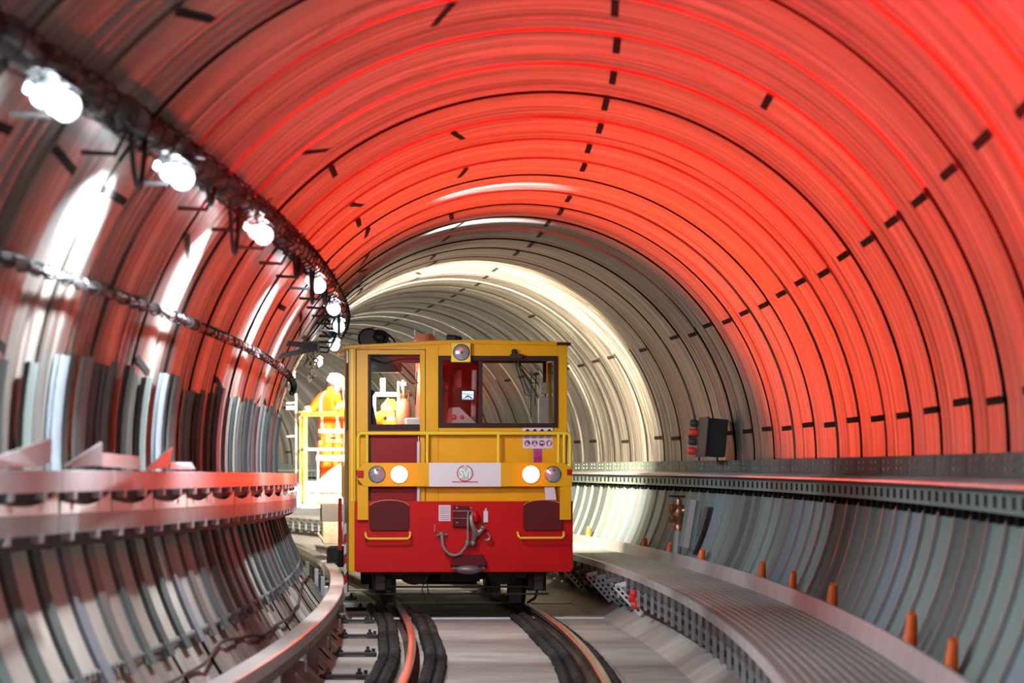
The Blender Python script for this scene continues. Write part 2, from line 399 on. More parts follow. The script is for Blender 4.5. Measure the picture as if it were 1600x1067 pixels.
# third rail cover on the left, each boxed length its own piece
s = 12.2; i = 0
while s < 60:
    m = MB(); m.sweep([(-1.555, .315), (-1.555, .395), (-1.545, .402), (-1.420, .402), (-1.410, .395), (-1.410, .315)], s+.006, s+3.294, .3)
    o = m.build('rail_cover', 'cover', loc=P(s, -1.48, .3))
    tag(o, 'pale boxed cover length of the power rail curving along the left floor', 'rail cover', 'power rail cover lengths')
    m = MB(); m.sweep([(-1.52, .22), (-1.52, .31), (-1.45, .31), (-1.45, .22)], s+.05, s+3.25, .4)
    rr = m.build('conductor_rail', 'steel', loc=P(s, -1.48, .3)); rr.parent = o; rr.location = (0, 0, 0)
    s += 3.3
def bracket_proto():
    t = empty('rail_support', Matrix.Identity(4), 'dark steel support foot under the power rail cover', 'support', 'power rail supports')
    MB().box(-.05, .34, -.09, .09, .0, .035).build('base_plate', 'bracket', t, bevel=.004)
    for x in (.27, .02):
        mm = MB(); mm.lathe([(.028, .035), (.028, .055), (.014, .056), (.014, .085)], Matrix.Translation((x, 0, 0)), 6); mm.build('bolt', 'bracket', t)
    MB().box(-.16, -.06, -.05, .05, -.05, .33).box(-.07, .03, -.04, .04, .25, .33).build('upright', 'galv_dark', t, bevel=.004)
    MB().box(-.20, -.15, -.11, .11, .0, .40).build('insulator_plate', 'galv', t, bevel=.004)
    return t
bp = bracket_proto(); s = 14.2; first = True
while s < 50:
    c = bp if first else copy_tree(bp); first = False
    c.matrix_world = frame(s, -1.42, -.115); s += 3.3
def plate_proto():
    t = empty('base_plate', Matrix.Identity(4), 'grey steel plate bolted to the track slab left of the left rail', 'plate', 'steel plates on the track slab')
    MB().box(-.09, .10, -.14, .14, 0, .018).build('plate', 'galv_dark', t, bevel=.003)
    mm = MB(); mm.lathe([(.03, .0), (.03, .03), (.016, .031), (.016, .07)], Matrix.Translation((.17, 0, 0)), 6); mm.build('bolt', 'bracket', t)
    return t
pp = plate_proto(); s = 20.85; first = True
while s < 40:
    c = pp if first else copy_tree(pp); first = False
    c.matrix_world = frame(s, -1.27, -.119); s += 3.3

# ------------------------------------------------------------------ right wall: panels, ledge, perforated channel, walkway
def cyl_lat(z, inset, sgn=1): return TE+sgn*math.sqrt((TR-inset)**2-(z-TZ)**2)
zs = np.linspace(.40, 1.32, 9)
def shell(m, s0, s1, zs, inset, th, sgn, mi=0):
    prof = [(cyl_lat(z, inset, sgn), z) for z in zs]+[(cyl_lat(z, inset-th, sgn), z) for z in zs[::-1]]
    m.sweep(prof, s0, s1, s1-s0, mi=mi); return m
s = 12.6; i = 0
while s < 90:
    q = .8225
    mt = ['panel', 'panel2', 'panel', 'panel3', 'panel', 'panel2', 'panel', 'panel', 'panel3'][i*5 % 9]
    ins = .16+random.uniform(-.006, .006)
    o = shell(MB(), s, s+q-.03, zs, ins, .02, 1).build('wall_panel', mt, loc=P(s, 2.6, .4), smooth=True)
    tag(o, 'tall grey sheet metal panel curving up the right wall between walkway and ledge', 'wall panel', 'grey panels along the right wall')
    fo = shell(MB(), s+q-.03, s+q-.012, zs, ins+.03, .05, 1).build('flange', 'flange', loc=P(s, 2.6, .4), smooth=True); fo.parent = o; fo.location = (0, 0, 0)
    o2 = shell(MB(), s, s+q-.025, np.linspace(1.53, 1.655, 3), .14+random.uniform(-.008, .004), .015, 1)
    for ds in (.25, .55):
        for z in (1.57, 1.62):
            o2.lathe([(.012, 0), (.012, .01)], Matrix.Translation(P(s+ds, cyl_lat(z, .14), z)) @ Matrix.Rotation(D(-90), 4, 'Y'), 6, 1)
    tag(o2.build('ledge_plate', ['panel3', 'flange'], loc=P(s, 2.6, 1.5)), 'small dark riveted plate above the ledge on the right wall', 'plate', 'riveted plates above the right ledge')
    # perforated channel length under the ledge
    m = MB(); la0, la1 = cyl_lat(1.45, .27), cyl_lat(1.45, .12)
    m.sweep([(la0, 1.36), (la0, 1.47), (la1, 1.47), (la1, 1.36)], s, s+q-.01, .8, mi=0)
    for ds in (.18, .58):
        m.sweep([(la0-.004, 1.385), (la0-.004, 1.445), (la0+.01, 1.445), (la0+.01, 1.385)], s+ds, s+ds+.13, .13, mi=1)
        m.sweep([(la0+.05, 1.30), (la0+.05, 1.36), (la1, 1.36), (la1, 1.30)], s+ds-.03, s+ds+.05, .08, mi=1)
    tag(m.build('cable_channel', ['panel', 'seam'], loc=P(s, la0, 1.4)), 'grey perforated channel length below the right wall ledge', 'channel', 'perforated channel lengths on the right wall')
    s += q+.0025; i += 1
m = MB(); la0, la1 = cyl_lat(1.5, .34), cyl_lat(1.5, .10)
m.sweep([(la0, 1.478), (la0-.01, 1.485), (la0-.01, 1.499), (la0, 1.506), (la1, 1.53), (la1, 1.478)], 11, 90, .6)
tag(m.build('wall_ledge', 'ledge', smooth=True), 'long pale handrail ledge running along the right wall', 'ledge')

# walkway on the right: deck lengths on slanted brackets
def deck(s):
    t = empty('walkway_deck', Matrix.Translation(P(s, 1.53, .5)), 'galvanised ribbed deck length of the raised walkway at the right', 'walkway deck', 'deck lengths of the right walkway')
    inv = t.matrix_world.inverted(); L = .8
    def wp(m, name, mt, **k):
        m.v = [tuple(inv @ Vector(v)) for v in m.v]; return m.build(name, mt, t, **k)
    m = MB(); m.sweep([(1.535, .455), (1.535, .50), (2.25, .50), (2.25, .455)], s, s+L, L)
    for k in range(8):
        a = s+.03+k*.1
        for j in range(11):
            l = 1.60+j*.057
            m.sweep([(l, .5), (l+.008, .508), (l+.026, .508), (l+.034, .5)], a, a+.055, .055)
    wp(m, 'deck_plate', 'alu')
    m = MB(); m.sweep([(1.53, .43), (1.53, .502), (1.545, .502), (1.545, .43)], s, s+L, L); wp(m, 'nosing', 'cover')
    m = MB(); m.sweep([(1.535, .35), (1.535, .43), (1.56, .43), (1.56, .35)], s+.15, s+.62, .5); wp(m, 'edge_tooth', 'galv_dark')
    m = MB(); m.sweep([(2.235, .50), (2.255, .63), (2.275, .63), (2.255, .50)], s-.008, s+L+.008, L); wp(m, 'kick_plate', 'ledge')
    # slanted perforated bracket
    m = MB(); a0, a1 = Vector((1.57, 0, .43)), Vector((2.02, 0, .055))
    for q0, q1 in ((0, .05),):
        m.add([P(s+.36+d, l, z) for d in (0, .07) for (l, z) in ((1.56, .36), (1.66, .40), (2.02, .12), (1.92, .12))],
              [(0, 1, 2, 3), (7, 6, 5, 4), (0, 4, 5, 1), (1, 5, 6, 2), (2, 6, 7, 3), (3, 7, 4, 0)])
    for k in range(7):
        f = .1+k*.13; l = 1.59+.34*f; z = .34-.23*f
        m.add([P(s+.357, l+dx, z+dz) for dx, dz in ((-.012, 0), (0, -.016), (.026, -.006), (.014, .012))]+[P(s+.36, l+dx, z+dz) for dx, dz in ((-.012, 0), (0, -.016), (.026, -.006), (.014, .012))],
              [(0, 1, 2, 3), (7, 6, 5, 4), (0, 4, 5, 1), (1, 5, 6, 2), (2, 6, 7, 3), (3, 7, 4, 0)], 1)
    wp(m, 'bracket', ['galv', 'seam'])
    m = MB(); m.sweep([(1.575, .19), (1.575, .31), (1.60, .31), (1.60, .19)], s+.005, s+L+.01, L)
    for k in range(5): m.sweep([(1.572, .225), (1.572, .275), (1.58, .275), (1.58, .225)], s+.06+k*.16, s+.14+k*.16, .08, mi=1)
    wp(m, 'side_beam', ['galv_dark', 'seam'])
    m = MB(); m.sweep([(1.545, .17), (1.545, .43), (1.572, .43), (1.572, .17)], s+.66, s+.72, .06); wp(m, 'hanger', 'galv')
    m = MB(); m.sweep([(1.62, .40), (1.62, .45), (2.25, .45), (2.25, .40)], s+.36, s+.42, .06); wp(m, 'cross_beam', 'galv_dark')
s = 13.1
while s < 88: deck(s); s += .8225

def on_right(x, lat=2.55):      # s where the right wall (at lateral lat) shows at picture column x
    return min(np.arange(12, 70, .05), key=lambda q: abs(800+F*P(q, lat, 1.6).x/P(q, lat, 1.6).y-x))
# slotted struts leaning out from under the walkway beside the vehicle
for k, q in enumerate((35.6, 36.9, 38.1, 39.2, 40.2, 41.3, 42.4, 43.6)):
    m = MB(); a = Vector((1.43, .335)); b = Vector((1.70, .045)); d_ = (b-a).normalized(); n_ = Vector((-d_.y, d_.x))*.03
    def sl(m, f0, f1, w_, o0, o1, mi):
        p0 = a.lerp(b, f0); p1_ = a.lerp(b, f1); vs = [P(q+o, c.x, c.y) for o in (o0, o1) for c in (p0-n_*w_, p0+n_*w_, p1_+n_*w_, p1_-n_*w_)]
        m.add(vs, [(0, 1, 2, 3), (7, 6, 5, 4), (0, 4, 5, 1), (1, 5, 6, 2), (2, 6, 7, 3), (3, 7, 4, 0)], mi)
    sl(m, 0, 1, 1, 0, .05, 0)
    for j in range(6): sl(m, .06+j*.15, .14+j*.15, .35, -.003, .01, 1)
    m.sweep([(1.42, .31), (1.42, .36), (1.58, .40), (1.58, .35)], q, q+.04, .04)
    tag(m.build('slotted_strut', ['strip' if k in (0, 3, 6) else 'galv_dark', 'seam'], loc=P(q, 1.43, .3)), 'slotted steel strut leaning beneath the walkway beside the vehicle', 'strut', 'slotted struts under the walkway')
m = MB(); c = P(34.6, 1.55, .24)
for j in range(7): m.ball(c+Vector((random.uniform(-.06, .06), random.uniform(-.1, .1), random.uniform(-.06, .06))), .05, .05, .045, 8)
tag(m.build('red_bundle', 'sign_red', smooth=True), 'dark red bundle hanging at the walkway edge right of the vehicle', 'bundle')

# orange plastic ends sticking up between walkway and wall
OR = [(1490, 1030, 50), (1425, 990, 52), (1302, 935, 36), (1240, 910, 30), (1192, 893, 28), (1097, 873, 20), (1046, 859, 18), (1008, 850, 16), (920, 832, 18)]
where = ['lowest and rightmost in the picture', 'second from the bottom right', 'third from the bottom right', 'fourth from the bottom right', 'fifth from the bottom right',
         'just below the pink strip panel', 'just below the bronze valve', 'left of the valve pipe', 'close to the right flank of the vehicle']
for k, (x, y, h) in enumerate(OR):
    s_ = on_right(x, 2.33)
    hh = h*s_/F
    m = MB(); la = 2.31; r = .045*(.8+.1*(k % 3))
    m.tube([P(s_, la-.01, .38), P(s_, la, .55), P(s_, la+.012, .55+hh*.5), P(s_, la+.02, .58+hh)], [r, r, r*.95, r*.7], 10)
    m.box(-.02, .02, -.02, .02, 0, .03, m=Matrix.Translation(P(s_, la+.02, .57+hh)))
    tag(m.build('orange_duct', 'orange', smooth=True), 'orange plastic duct end behind the walkway, '+where[k], 'duct', 'orange duct ends behind the walkway')

# ------------------------------------------------------------------ left wall: ribs, ledges, cable line
zr = np.linspace(.50, 2.12, 14); s = 9.6; i = 0
while s < 46:
    mt = ['rib', 'panel3', 'rib_blue', 'panel', 'panel3'][i*3 % 5]
    zt = np.linspace(.50, 2.12+random.uniform(-.05, .05), 14); wd = .27+random.uniform(-.05, .05)
    m = shell(MB(), s, s+.018, zt, .068, .03, -1); shell(m, s+wd-.018, s+wd, zt, .068, .03, -1); shell(m, s, s+wd, zt, .068, .015, -1)
    tag(m.build('wall_rib', mt, loc=P(s, -2.0, .5), smooth=True), 'dark grey vertical steel rib standing on the left wall', 'wall rib', 'steel ribs along the left wall')
    m = shell(MB(), s+.30, s+.80, np.linspace(.56, 1.26, 8), .045, .01, -1)
    tag(m.build('backing_panel', 'infill', loc=P(s, -2.0, .5), smooth=True), 'pale infill sheet between the ribs below the left ledges', 'infill sheet', 'infill sheets below the left ledges')
    s += .8225; i += 1
# two stacked box ledges
def ztop_u(s): return 1.57-.0026*(s-15)
def ztop_l(s): return 1.387-.0053*(s-15)
s = 9.35
k = 0
while s < 45:
    L = 1.64
    for up in (1, 0):
        zf = ztop_u if up else ztop_l; h = .105 if up else .115; la0 = -1.90 if up else -1.915
        n = 4; m = MB(); vs = []
        for j in range(n):
            q = s+(L-.012)*j/(n-1); zt = zf(q); vs += [P(q, la0, zt-h), P(q, la0, zt), P(q, la0-.03, zt), P(q, la0-.03, zt-.03), P(q, -2.12, zt-.03), P(q, -2.12, zt-h)]
        fs = [(a*6+b, a*6+(b+1) % 6, (a+1)*6+(b+1) % 6, (a+1)*6+b) for a in range(n-1) for b in range(6)]+[(5, 4, 3, 2, 1, 0), tuple(range((n-1)*6, n*6))]
        m.add(vs, fs)
        o = m.build('wall_ledge', 'ledge' if up else 'alu', loc=P(s, la0, zf(s)), bevel=.003)
        tag(o, 'pale upper ledge box length along the left wall' if up else 'pale lower ledge tray length along the left wall', 'ledge', 'upper ledge lengths, left wall' if up else 'lower ledge lengths, left wall')
        for ds in (.3, 1.12):
            mm = MB(); q = s+ds; zt = zf(q)-h
            mm.sweep([(la0+.004, zt-.035), (la0+.004, zt+.012), (-2.1, zt+.012), (-2.1, zt-.035)], q, q+.10, .1)
            b = mm.build('bracket', 'galv', loc=P(s, la0, zf(s))); b.parent = o; b.location = (0, 0, 0)
        mm = MB(); mm.sweep([(la0-.04, zf(s)-h-.07), (la0-.04, zf(s)-h-.001), (-2.1, zf(s)-h-.001), (-2.1, zf(s)-h-.07)], s, s+L, .8)
        b = mm.build('rear_channel', 'bracket', loc=P(s, la0, zf(s))); b.parent = o; b.location = (0, 0, 0)
        if not up:     # bowed lip standing on the lower tray
            mm = MB(); n = 9; vs = []
            for j in range(n):
                q = s+.03+(L-.07)*j/(n-1); u = 2*j/(n-1)-1; zt = zf(q); hh = .018+.045*max(0, u)**2+.02*u*u
                for (dl, dz) in ((.002, -.02), (.002, hh), (-.006, hh), (-.006, -.02)): vs.append(P(q, la0+dl, zt+dz))
            fs = [(a*4+b_, a*4+(b_+1) % 4, (a+1)*4+(b_+1) % 4, (a+1)*4+b_) for a in range(n-1) for b_ in range(4)]+[(3, 2, 1, 0), tuple(range((n-1)*4, n*4))]
            mm.add(vs, fs); b = mm.build('lip', 'white_metal', loc=P(s, la0, zf(s))); b.parent = o; b.location = (0, 0, 0)
    s += 1.65; k += 1
# loose bent sheets standing on the upper ledge
def sheet(poly, Y, bend, label):
    m = MB(); n = len(poly)
    pts = []
    for off in (0, .012):
        for (x, y, dy) in poly: p_ = px(x, y, Y+dy); pts.append((p_.x-off, p_.y+off, p_.z))
    m.add(pts, [tuple(range(n)), tuple(range(2*n-1, n-1, -1))]+[(i, (i+1) % n, (i+1) % n+n, i+n) for i in range(n)])
    tag(m.build('loose_sheet', 'ledge'), label, 'metal sheet', 'loose sheets on the upper left ledge')
sheet([(-12, 731, -1.2), (-10, 716, -1.2), (30, 702, -.5), (82, 684, .3), (80, 722, .3), (60, 731, 0)], 14.6, 0, 'reddish bent metal sheet on the upper left ledge, nearest the left picture edge')
sheet([(100, 729, -.9), (160, 691, 0.1), (160, 728, .1)], 16.2, 0, 'reddish triangular metal sheet leaning on the upper left ledge')
sheet([(158, 728, 0), (158, 707, 0), (218, 713, 1.6), (220, 734, 1.6)], 16.6, 0, 'glowing red upright rectangular sheet on the upper left ledge')
sheet([(228, 735, -.8), (262, 704, .3), (270, 699, .6), (266, 722, .5), (262, 731, .4)], 19.3, 0, 'small orange red pointed sheet on the upper left ledge')
sheet([(266, 722, 0), (300, 722, 1.8), (306, 733, 1.8), (266, 733, 0)], 19.9, 0, 'low reddish sheet behind the small pointed sheet on the left ledge')

def wavy_cable(s0, s1, fn, r, amp, freq, seed, step=.22):
    pts = []; s = s0
    while s < s1:
        deg, ins = fn(s); nx = noise.noise(Vector((s*freq, seed*3.1, 0))); ny = noise.noise(Vector((s*freq, seed*3.1, 9)))
        pts.append(wall(s, deg+math.degrees(nx*amp/TR)*1.0, max(.045, ins+ny*amp*.6))); s += step
    return pts
# brown lead and thin chain along the foot of the left wall
m = MB(); pts = wavy_cable(14, 40, lambda s: (211.5+1.3*math.sin(s*.5), .045), .012, .05, .7, 3)
m.tube(pts, .011, 6); tag(m.build('ground_cable', 'railside', smooth=True), 'brown cable drooping along the pale foot of the left wall', 'cable')
m = MB(); s = 15
while s < 44:
    m.tube([wall(s, 206.6, .05), wall(s+.06, 206.2, .065), wall(s+.12, 206.6, .05)], .009, 5)
    m.tube([wall(s+.10, 206.6, .055), wall(s+.17, 206.9, .05)], .007, 5); s += .165
tag(m.build('chain', 'flange'), 'thin metal chain at the bottom of the left wall ribs', 'chain')

# cable bundle along the middle of the left wall
def bundle(s0, s1, fn, n, rad, label, tiecol='cable', loops=(), ties=.5):
    t = empty('cable_bundle', Matrix.Translation(wall(s0, *fn(s0))), label, 'cable bundle'); inv = t.matrix_world.inverted()
    for k in range(n):
        m = MB(); pts = wavy_cable(s0, s1, fn, .012, rad, .8+.25*k, k+1+s0*.01)
        m.tube([inv @ p for p in pts], rad*.30*(.7+.3*(k % 3)), 6); m.build('cable', 'cable' if k % 3 else 'cable_grey', t, smooth=True)
    s = s0+.2
    while s < s1-.2:
        m = MB(); deg, ins = fn(s); c = wall(s, deg, ins); d0_ = None
        for q in range(3):
            d_ = Vector((random.uniform(-1, 1), random.uniform(-.5, .5), random.uniform(-1, 1))).normalized()
            m.tube([inv @ (c-d_*rad*.4), inv @ (c+d_*rad*random.uniform(.9, 1.35))], .005, 4)
        m.tube([inv @ (c+Vector((rad*.9*math.cos(q_), 0, rad*.9*math.sin(q_)))) for q_ in np.linspace(0, 2*PI, 9)], .005, 4)
        m.build('cable_tie', 'cable', t); s += ties*random.uniform(.7, 1.3)
    return t, inv
bundle(11, 42, lambda s: (159.6, .10), 6, .035, 'thin black cable bundle clipped along the middle of the left wall', ties=.42)
fnu = lambda s: (140.0-1.5*max(0, min(1, (s-30)/8)), .20)
t, inv = bundle(8, 42, fnu, 11, .10, 'thick dark cable bundle with hanging loops beside the lamps, upper left wall', ties=.42)
for (s, dz, w_) in ((15.4, .28, .25), (19.3, .34, .28), (24.0, .22, .3), (28.4, .2, .35), (33, .3, .3), (18.1, .15, .2), (26, .3, .25)):
    m = MB(); a = wall(s-w_, *fnu(s)); b = wall(s+w_, *fnu(s)); q = []
    for j in range(13):
        f = j/12; p_ = a.lerp(b, f); p_.z -= dz*4*f*(1-f); q.append(inv @ p_)
    m.tube(q, .013, 6); m.build('hanging_loop', 'cable', t, smooth=True)
s = 8.5
while s < 42:     # hooks fixing the bundle to the wall
    m = MB(); m.tube([inv @ wall(s, 140, .0), inv @ wall(s, 140, .22), inv @ wall(s, 144, .25), inv @ wall(s, 146, .12)], .012, 5); m.build('wall_hook', 'bracket', t); s += 1.65

# lamps
def lamp_proto():
    t = empty('tunnel_lamp', Matrix.Identity(4))
    m = MB(); m.lathe([(.02, -.21), (.048, -.19), (.052, -.12), (.052, .12), (.048, .19), (.02, .21)], Matrix.Rotation(D(-90), 4, 'X'), 16); m.build('diffuser', 'led', t, smooth=True)
    for y in (-.24, .20): m = MB(); m.lathe([(.03, y), (.062, y+.005), (.062, y+.035), (.03, y+.04)], Matrix.Rotation(D(-90), 4, 'X'), 14); m.build('end_cap', 'housing', t, smooth=True)
    m = MB(); m.box(-.03, .03, -.22, .22, .055, .085); m.tube([(0, -.1, .085), (0, -.1, .16), (0, 0, .18)], .01, 5); m.tube([(0, .1, .085), (0, .1, .16), (0, 0, .18)], .01, 5); m.build('bracket', 'housing', t)
    m = MB(); vs = []       # half round reflector added over the tube to keep its light off the vault
    for y in (-.25, .25):
        for r_ in (.082, .086):
            for j in range(9): a = D(15+16.5*j); vs.append((r_*math.cos(a), y, r_*math.sin(a)))
    fs = []
    for j in range(8): fs += [(j, j+1, 18+j+1, 18+j), (9+j, 27+j, 27+j+1, 9+j+1), (j, 9+j, 9+j+1, j+1), (18+j, 18+j+1, 27+j+1, 27+j)]
    fs += [(0, 18, 27, 9), (8, 17, 35, 26)]
    m.add(vs, fs).build('reflector', 'housing', t, smooth=True)
    # bulkhead head beside the tube
    m = MB(); m.ball((.0, -.34, -.02), .040, .05, .040); m.build('lamp_head', 'led', t, smooth=True)
    return t
LL = ['bright work lamp on the left wall behind the camera end of the cable bundle', 'bright work lamp on the upper left wall just outside the left picture edge',
      'largest bright white work lamp, top left corner, on the cable bundle', 'second bright lamp from the top left, on the cable bundle',
      'third bright lamp from the top left, on the cable bundle', 'fourth bright lamp from the top left, where the cables dip', 'oval white lamp fifth along the cable bundle, above the V bracket',
      'small lamp at the end of the cable bundle near the V bracket', 'tiny lamp furthest along the left wall behind the vehicle cab']
LL += ['work lamp on the left wall beside the vehicle, hidden round the bend']*7
lp = lamp_proto()
for i, s in enumerate(LAMP_S):
    c = lp if i == 0 else copy_tree(lp)
    deg = 142.2; p_ = wall(s, deg, .27); r = Matrix.Rotation(heading(s), 4, 'Z') @ Matrix.Rotation(D(-25), 4, 'Y')
    c.matrix_world = Matrix.Translation(p_) @ r; tag(c, LL[i], 'lamp', 'work lamps along the left wall')
    # downward beam of the lamp
    warm = s > 44
    spot('lamp_light', wall(s, deg, .36), P(s+(2.2 if s > 25 else .3), -.35, 0) if s < 44 else P(s, .7, .6), LAMP_W[i]*(2.5 if s < 44 else 5), (1, .88, .72) if warm else (.88, .94, 1), 150 if warm else 124, .5, .06)

tl = empty('flood_lamp', frame(7.0, 2.06, 1.53), 'added red flood lamp, out of frame, on the right wall ledge', 'lamp')  # unseen lamp body added for the red fill
m = MB(); m.box(-.03, .03, -.05, .03, 0, .12).box(-.07, .07, -.10, -.04, .10, .22); m.build('housing', 'black', tl)
m = MB(); m.add([(-.05, -.03, .13), (.05, -.03, .13), (.12, .2, .166), (-.20, .2, .166), (-.05, -.03, .126), (.05, -.03, .126), (.12, .2, .162), (-.20, .2, .162)],
    [(0, 1, 2, 3), (7, 6, 5, 4), (0, 4, 5, 1), (1, 5, 6, 2), (2, 6, 7, 3), (3, 7, 4, 0)]); m.build('barn_door', 'black', tl)  # plate added to cut the red beam off the vehicle and lower walls

for s in (30.8, 34.8):      # stray beams of the bare lamps raking up the vault
    spot('lamp_up_light', wall(s, 139, .34), wall(s+.2, 98, .05), 1500, (.95, .97, 1), 26, .7, .04)
for s, e in ((13.3, 1100), (16.7, 1100), (20.9, 1000), (26.8, 700), (30.8, 400)):      # and raking down the left wall
    spot('lamp_down_light', wall(s, 147.5, .30), wall(s-.05, 156, .0), e*.5, (.88, .94, 1), 128, .8, .04)

# V shaped dark bracket
m = MB(); Y = 33.0
def bar(m, a, b, w_=.055, th=.03):
    a = Vector(a); b = Vector(b); d = (b-a).normalized(); u = Vector((0, 1, 0)); n = d.cross(u).normalized()
    vs = [q+n*w_*sn+Vector((0, dy, 0)) for q in (a, b) for sn in (-1, 1) for dy in (0, th)]
    m.add(vs, [(0, 1, 3, 2), (4, 6, 7, 5), (0, 4, 5, 1), (2, 3, 7, 6), (0, 2, 6, 4), (1, 5, 7, 3)])
v0 = empty('wall_bracket', Matrix.Translation(px(492, 541, Y)), 'dark V shaped steel bracket jutting from the left wall', 'bracket')
vi = v0.matrix_world.inverted()
for a in ((414, 533, 31.2), (418, 561, 31.2)):
    m = MB(); bar(m, vi @ px(*a), vi @ px(498, 541 if a[1] < 550 else 543, Y), .026); m.build('arm', 'bracket', v0)
m = MB(); m.box(-.06, .04, -.05, .05, -.05, .05); m.build('joint_block', 'bracket', v0)
# rope bundle hanging below the bracket
m = MB()
for k in range(9):
    x0 = 487+random.uniform(-8, 12); pts = [px(x0+random.uniform(-4, 4)+j*-.6*(k % 3), 545+j*6+random.uniform(-2, 2), 36.3+random.uniform(-.1, .1)) for j in range(8 if k % 2 else 6)]
    m.tube(pts, .012, 5)
m.tube([px(486, 583, 36.3), px(481, 590, 36.3), px(483, 597, 36.3), px(489, 590, 36.3), px(491, 576, 36.3)], .014, 6)
tag(m.build('rope_tangle', 'wood', smooth=True), 'brown tangle of rope hanging beneath the V bracket', 'rope')

# black cabinet with plugs on the right wall
s = on_right(1108, 2.50); Ys = P(s, 2.5, 1.6).y
zc = CAMZ-(684-HOR)/F*Ys
t = empty('junction_box', frame(s, 2.52, zc) @ Matrix.Rotation(D(5), 4, 'Y'), 'black electrical junction box with plug sockets on the right wall', 'junction box')
MB().box(-.09, .12, -.45, .40, -.20, .20).build('housing', 'black', t, bevel=.01)
MB().box(-.10, -.085, -.47, .42, -.215, .215).build('rim', 'bracket', t)
for k in range(4):
    m = MB(); m.lathe([(.035, 0), (.04, .02), (.04, .07), (.025, .09)], Matrix.Translation((-.10, .46, .15-.1*k)) @ Matrix.Rotation(D(-90), 4, 'Y'), 12)
    m.build('plug_socket', 'sign_red' if k % 2 else 'cable_grey', t, smooth=True)
# valve, riser pipe and pink strip panel below the ledge
s = on_right(1075, 2.40); Ys = P(s, 2.4, 1).y; z_ = lambda y: CAMZ-(y-HOR)/F*Ys
t = empty('hydrant_valve', frame(s, 2.30, z_(800)), 'bronze hydrant valve with outlets on a grey riser pipe, right wall', 'valve')
hs = Ys/F
m = MB(); m.lathe([(.05, -30*hs), (.055, -22*hs), (.04, -18*hs), (.07, -10*hs), (.085, 0), (.07, 9*hs), (.04, 12*hs), (.03, 20*hs)], n=16); m.build('body', 'brass', t, smooth=True)
for (x, z) in ((-.09, 6*hs), (-.09, -10*hs), (.07, 2*hs)):
    m = MB(); m.lathe([(.04, 0), (.045, .03), (.045, .07), (.03, .075)], Matrix.Translation((x*.4, -.03, z)) @ Matrix.Rotation(D(-90 if x < 0 else 90), 4, 'Y') @ Matrix.Rotation(D(25), 4, 'X'), 12); m.build('outlet', 'brass', t, smooth=True)
m = MB()
m.tube([(0, 0, 18*hs), (0, 0, 25*hs)], .012, 6); m.tube([(-.11, 0, 25*hs), (.07, 0, 24*hs)], .012, 6); m.build('hand_wheel', 'black', t)
m = MB(); m.tube([(0, 0, -28*hs), (-.01, 0, -45*hs), (-.03, 0, -75*hs)], .05, 12); m.build('riser_pipe', 'pipe', t, smooth=True)
s2 = on_right(1090, 2.42); Y2 = P(s2, 2.42, 1).y
t = empty('strip_panel', frame(s2, 2.33, CAMZ-(818-HOR)/F*Y2) @ Matrix.Rotation(D(9), 4, 'Y'), 'tall pink grey metal strip panel standing beside the bronze valve', 'panel')
MB().box(-.045, .06, -.3, .3, -.26, .26).build('panel', 'panel', t, bevel=.004)
MB().box(-.055, -.035, -.31, -.27, -.26, .26).box(-.05, .0, -.315, -.30, -.26, .26).build('edge_strip', 'ledge', t)

# ------------------------------------------------------------------ the works vehicle
TMi = TM.inverted()
def L(x, y, d=0.): return TMi @ px(x, y, TY+d)          # measured point at depth d behind the front face, in vehicle coordinates
veh = empty('works_vehicle', TM, 'yellow and red rail works vehicle with lit tail lamps standing on the track', 'rail vehicle')
W = .05
def fb(m, x0, x1, y0, y1, d0=0., d1=W, mi=0):            # box from picture measurements on the front plane
    return m.box(tx(x0), tx(x1), d0, d1, tz(y1), tz(y0), mi)
# cab shell
m = MB()
fb(m, 545, 556, 540, 893); fb(m, 556, 667, 538, 546); fb(m, 665, 685, 538, 785); fb(m, 685, 872, 536, 556)
fb(m, 872, 887, 537, 785); fb(m, 685, 872, 668, 785)
xl, xr = tx(545), tx(887); CB = 2.35; zr_, zt_ = .43, tz(538)
m.box(xl, xl+.05, W, CB, zr_, tz(668)); m.box(xl, xl+.05, W, .18, tz(668), zt_); m.box(xl, xl+.05, 1.0, 1.25, tz(668), zt_); m.box(xl, xl+.05, CB-.2, CB, tz(668), zt_); m.box(xl, xl+.05, W, CB, tz(558), zt_)
m.box(xr-.05, xr, W, CB, 1.15, tz(668)); m.box(xr-.05, xr, W, .12, tz(668), zt_); m.box(xr-.05, xr, CB-.2, CB, tz(668), zt_); m.box(xr-.05, xr, W, CB, tz(558), zt_)
# rear wall with two windows
rw = CB-.05
def rb(m, x0, x1, y0, y1, d0=rw, d1=CB, mi=0):
    a = L(x0, y1, d0); b = L(x1, y0, d0); return m.box(a.x, b.x, d0, d1, a.z, b.z, mi)
shell_ = m.build('cab_shell', 'yellow', veh, bevel=.006)
m = MB()
zL = L(600, 663, rw).z; zH = L(600, 567, rw).z; xa = L(572, 600, rw).x; xb = L(664, 600, rw).x; xc = L(754, 600, rw).x; xd = L(849, 600, rw).x
for (x0, x1, z0, z1) in ((xl+.05, xr-.05, 1.0, zL), (xl+.05, xr-.05, zH, zt_), (xl+.05, xa, zL, zH), (xb, xc, zL, zH), (xd, xr-.05, zL, zH)):
    m.box(x0, x1, rw, CB, z0, z1)
m.box(xl+.05, xr-.05, W, CB, .98, 1.02); m.box(xl+.05, xr-.05, W, CB, zt_-.03, zt_)
m.box(tx(672), tx(682), W, .5, 1.02, zt_-.03)
m.build('cab_lining', 'interior', veh)
m = MB(); m.box(xa, xb, rw+.02, rw+.03, zL, zH).box(xc, xd, rw+.02, rw+.03, zL, zH); m.build('rear_window', 'glass', veh)
m = MB()
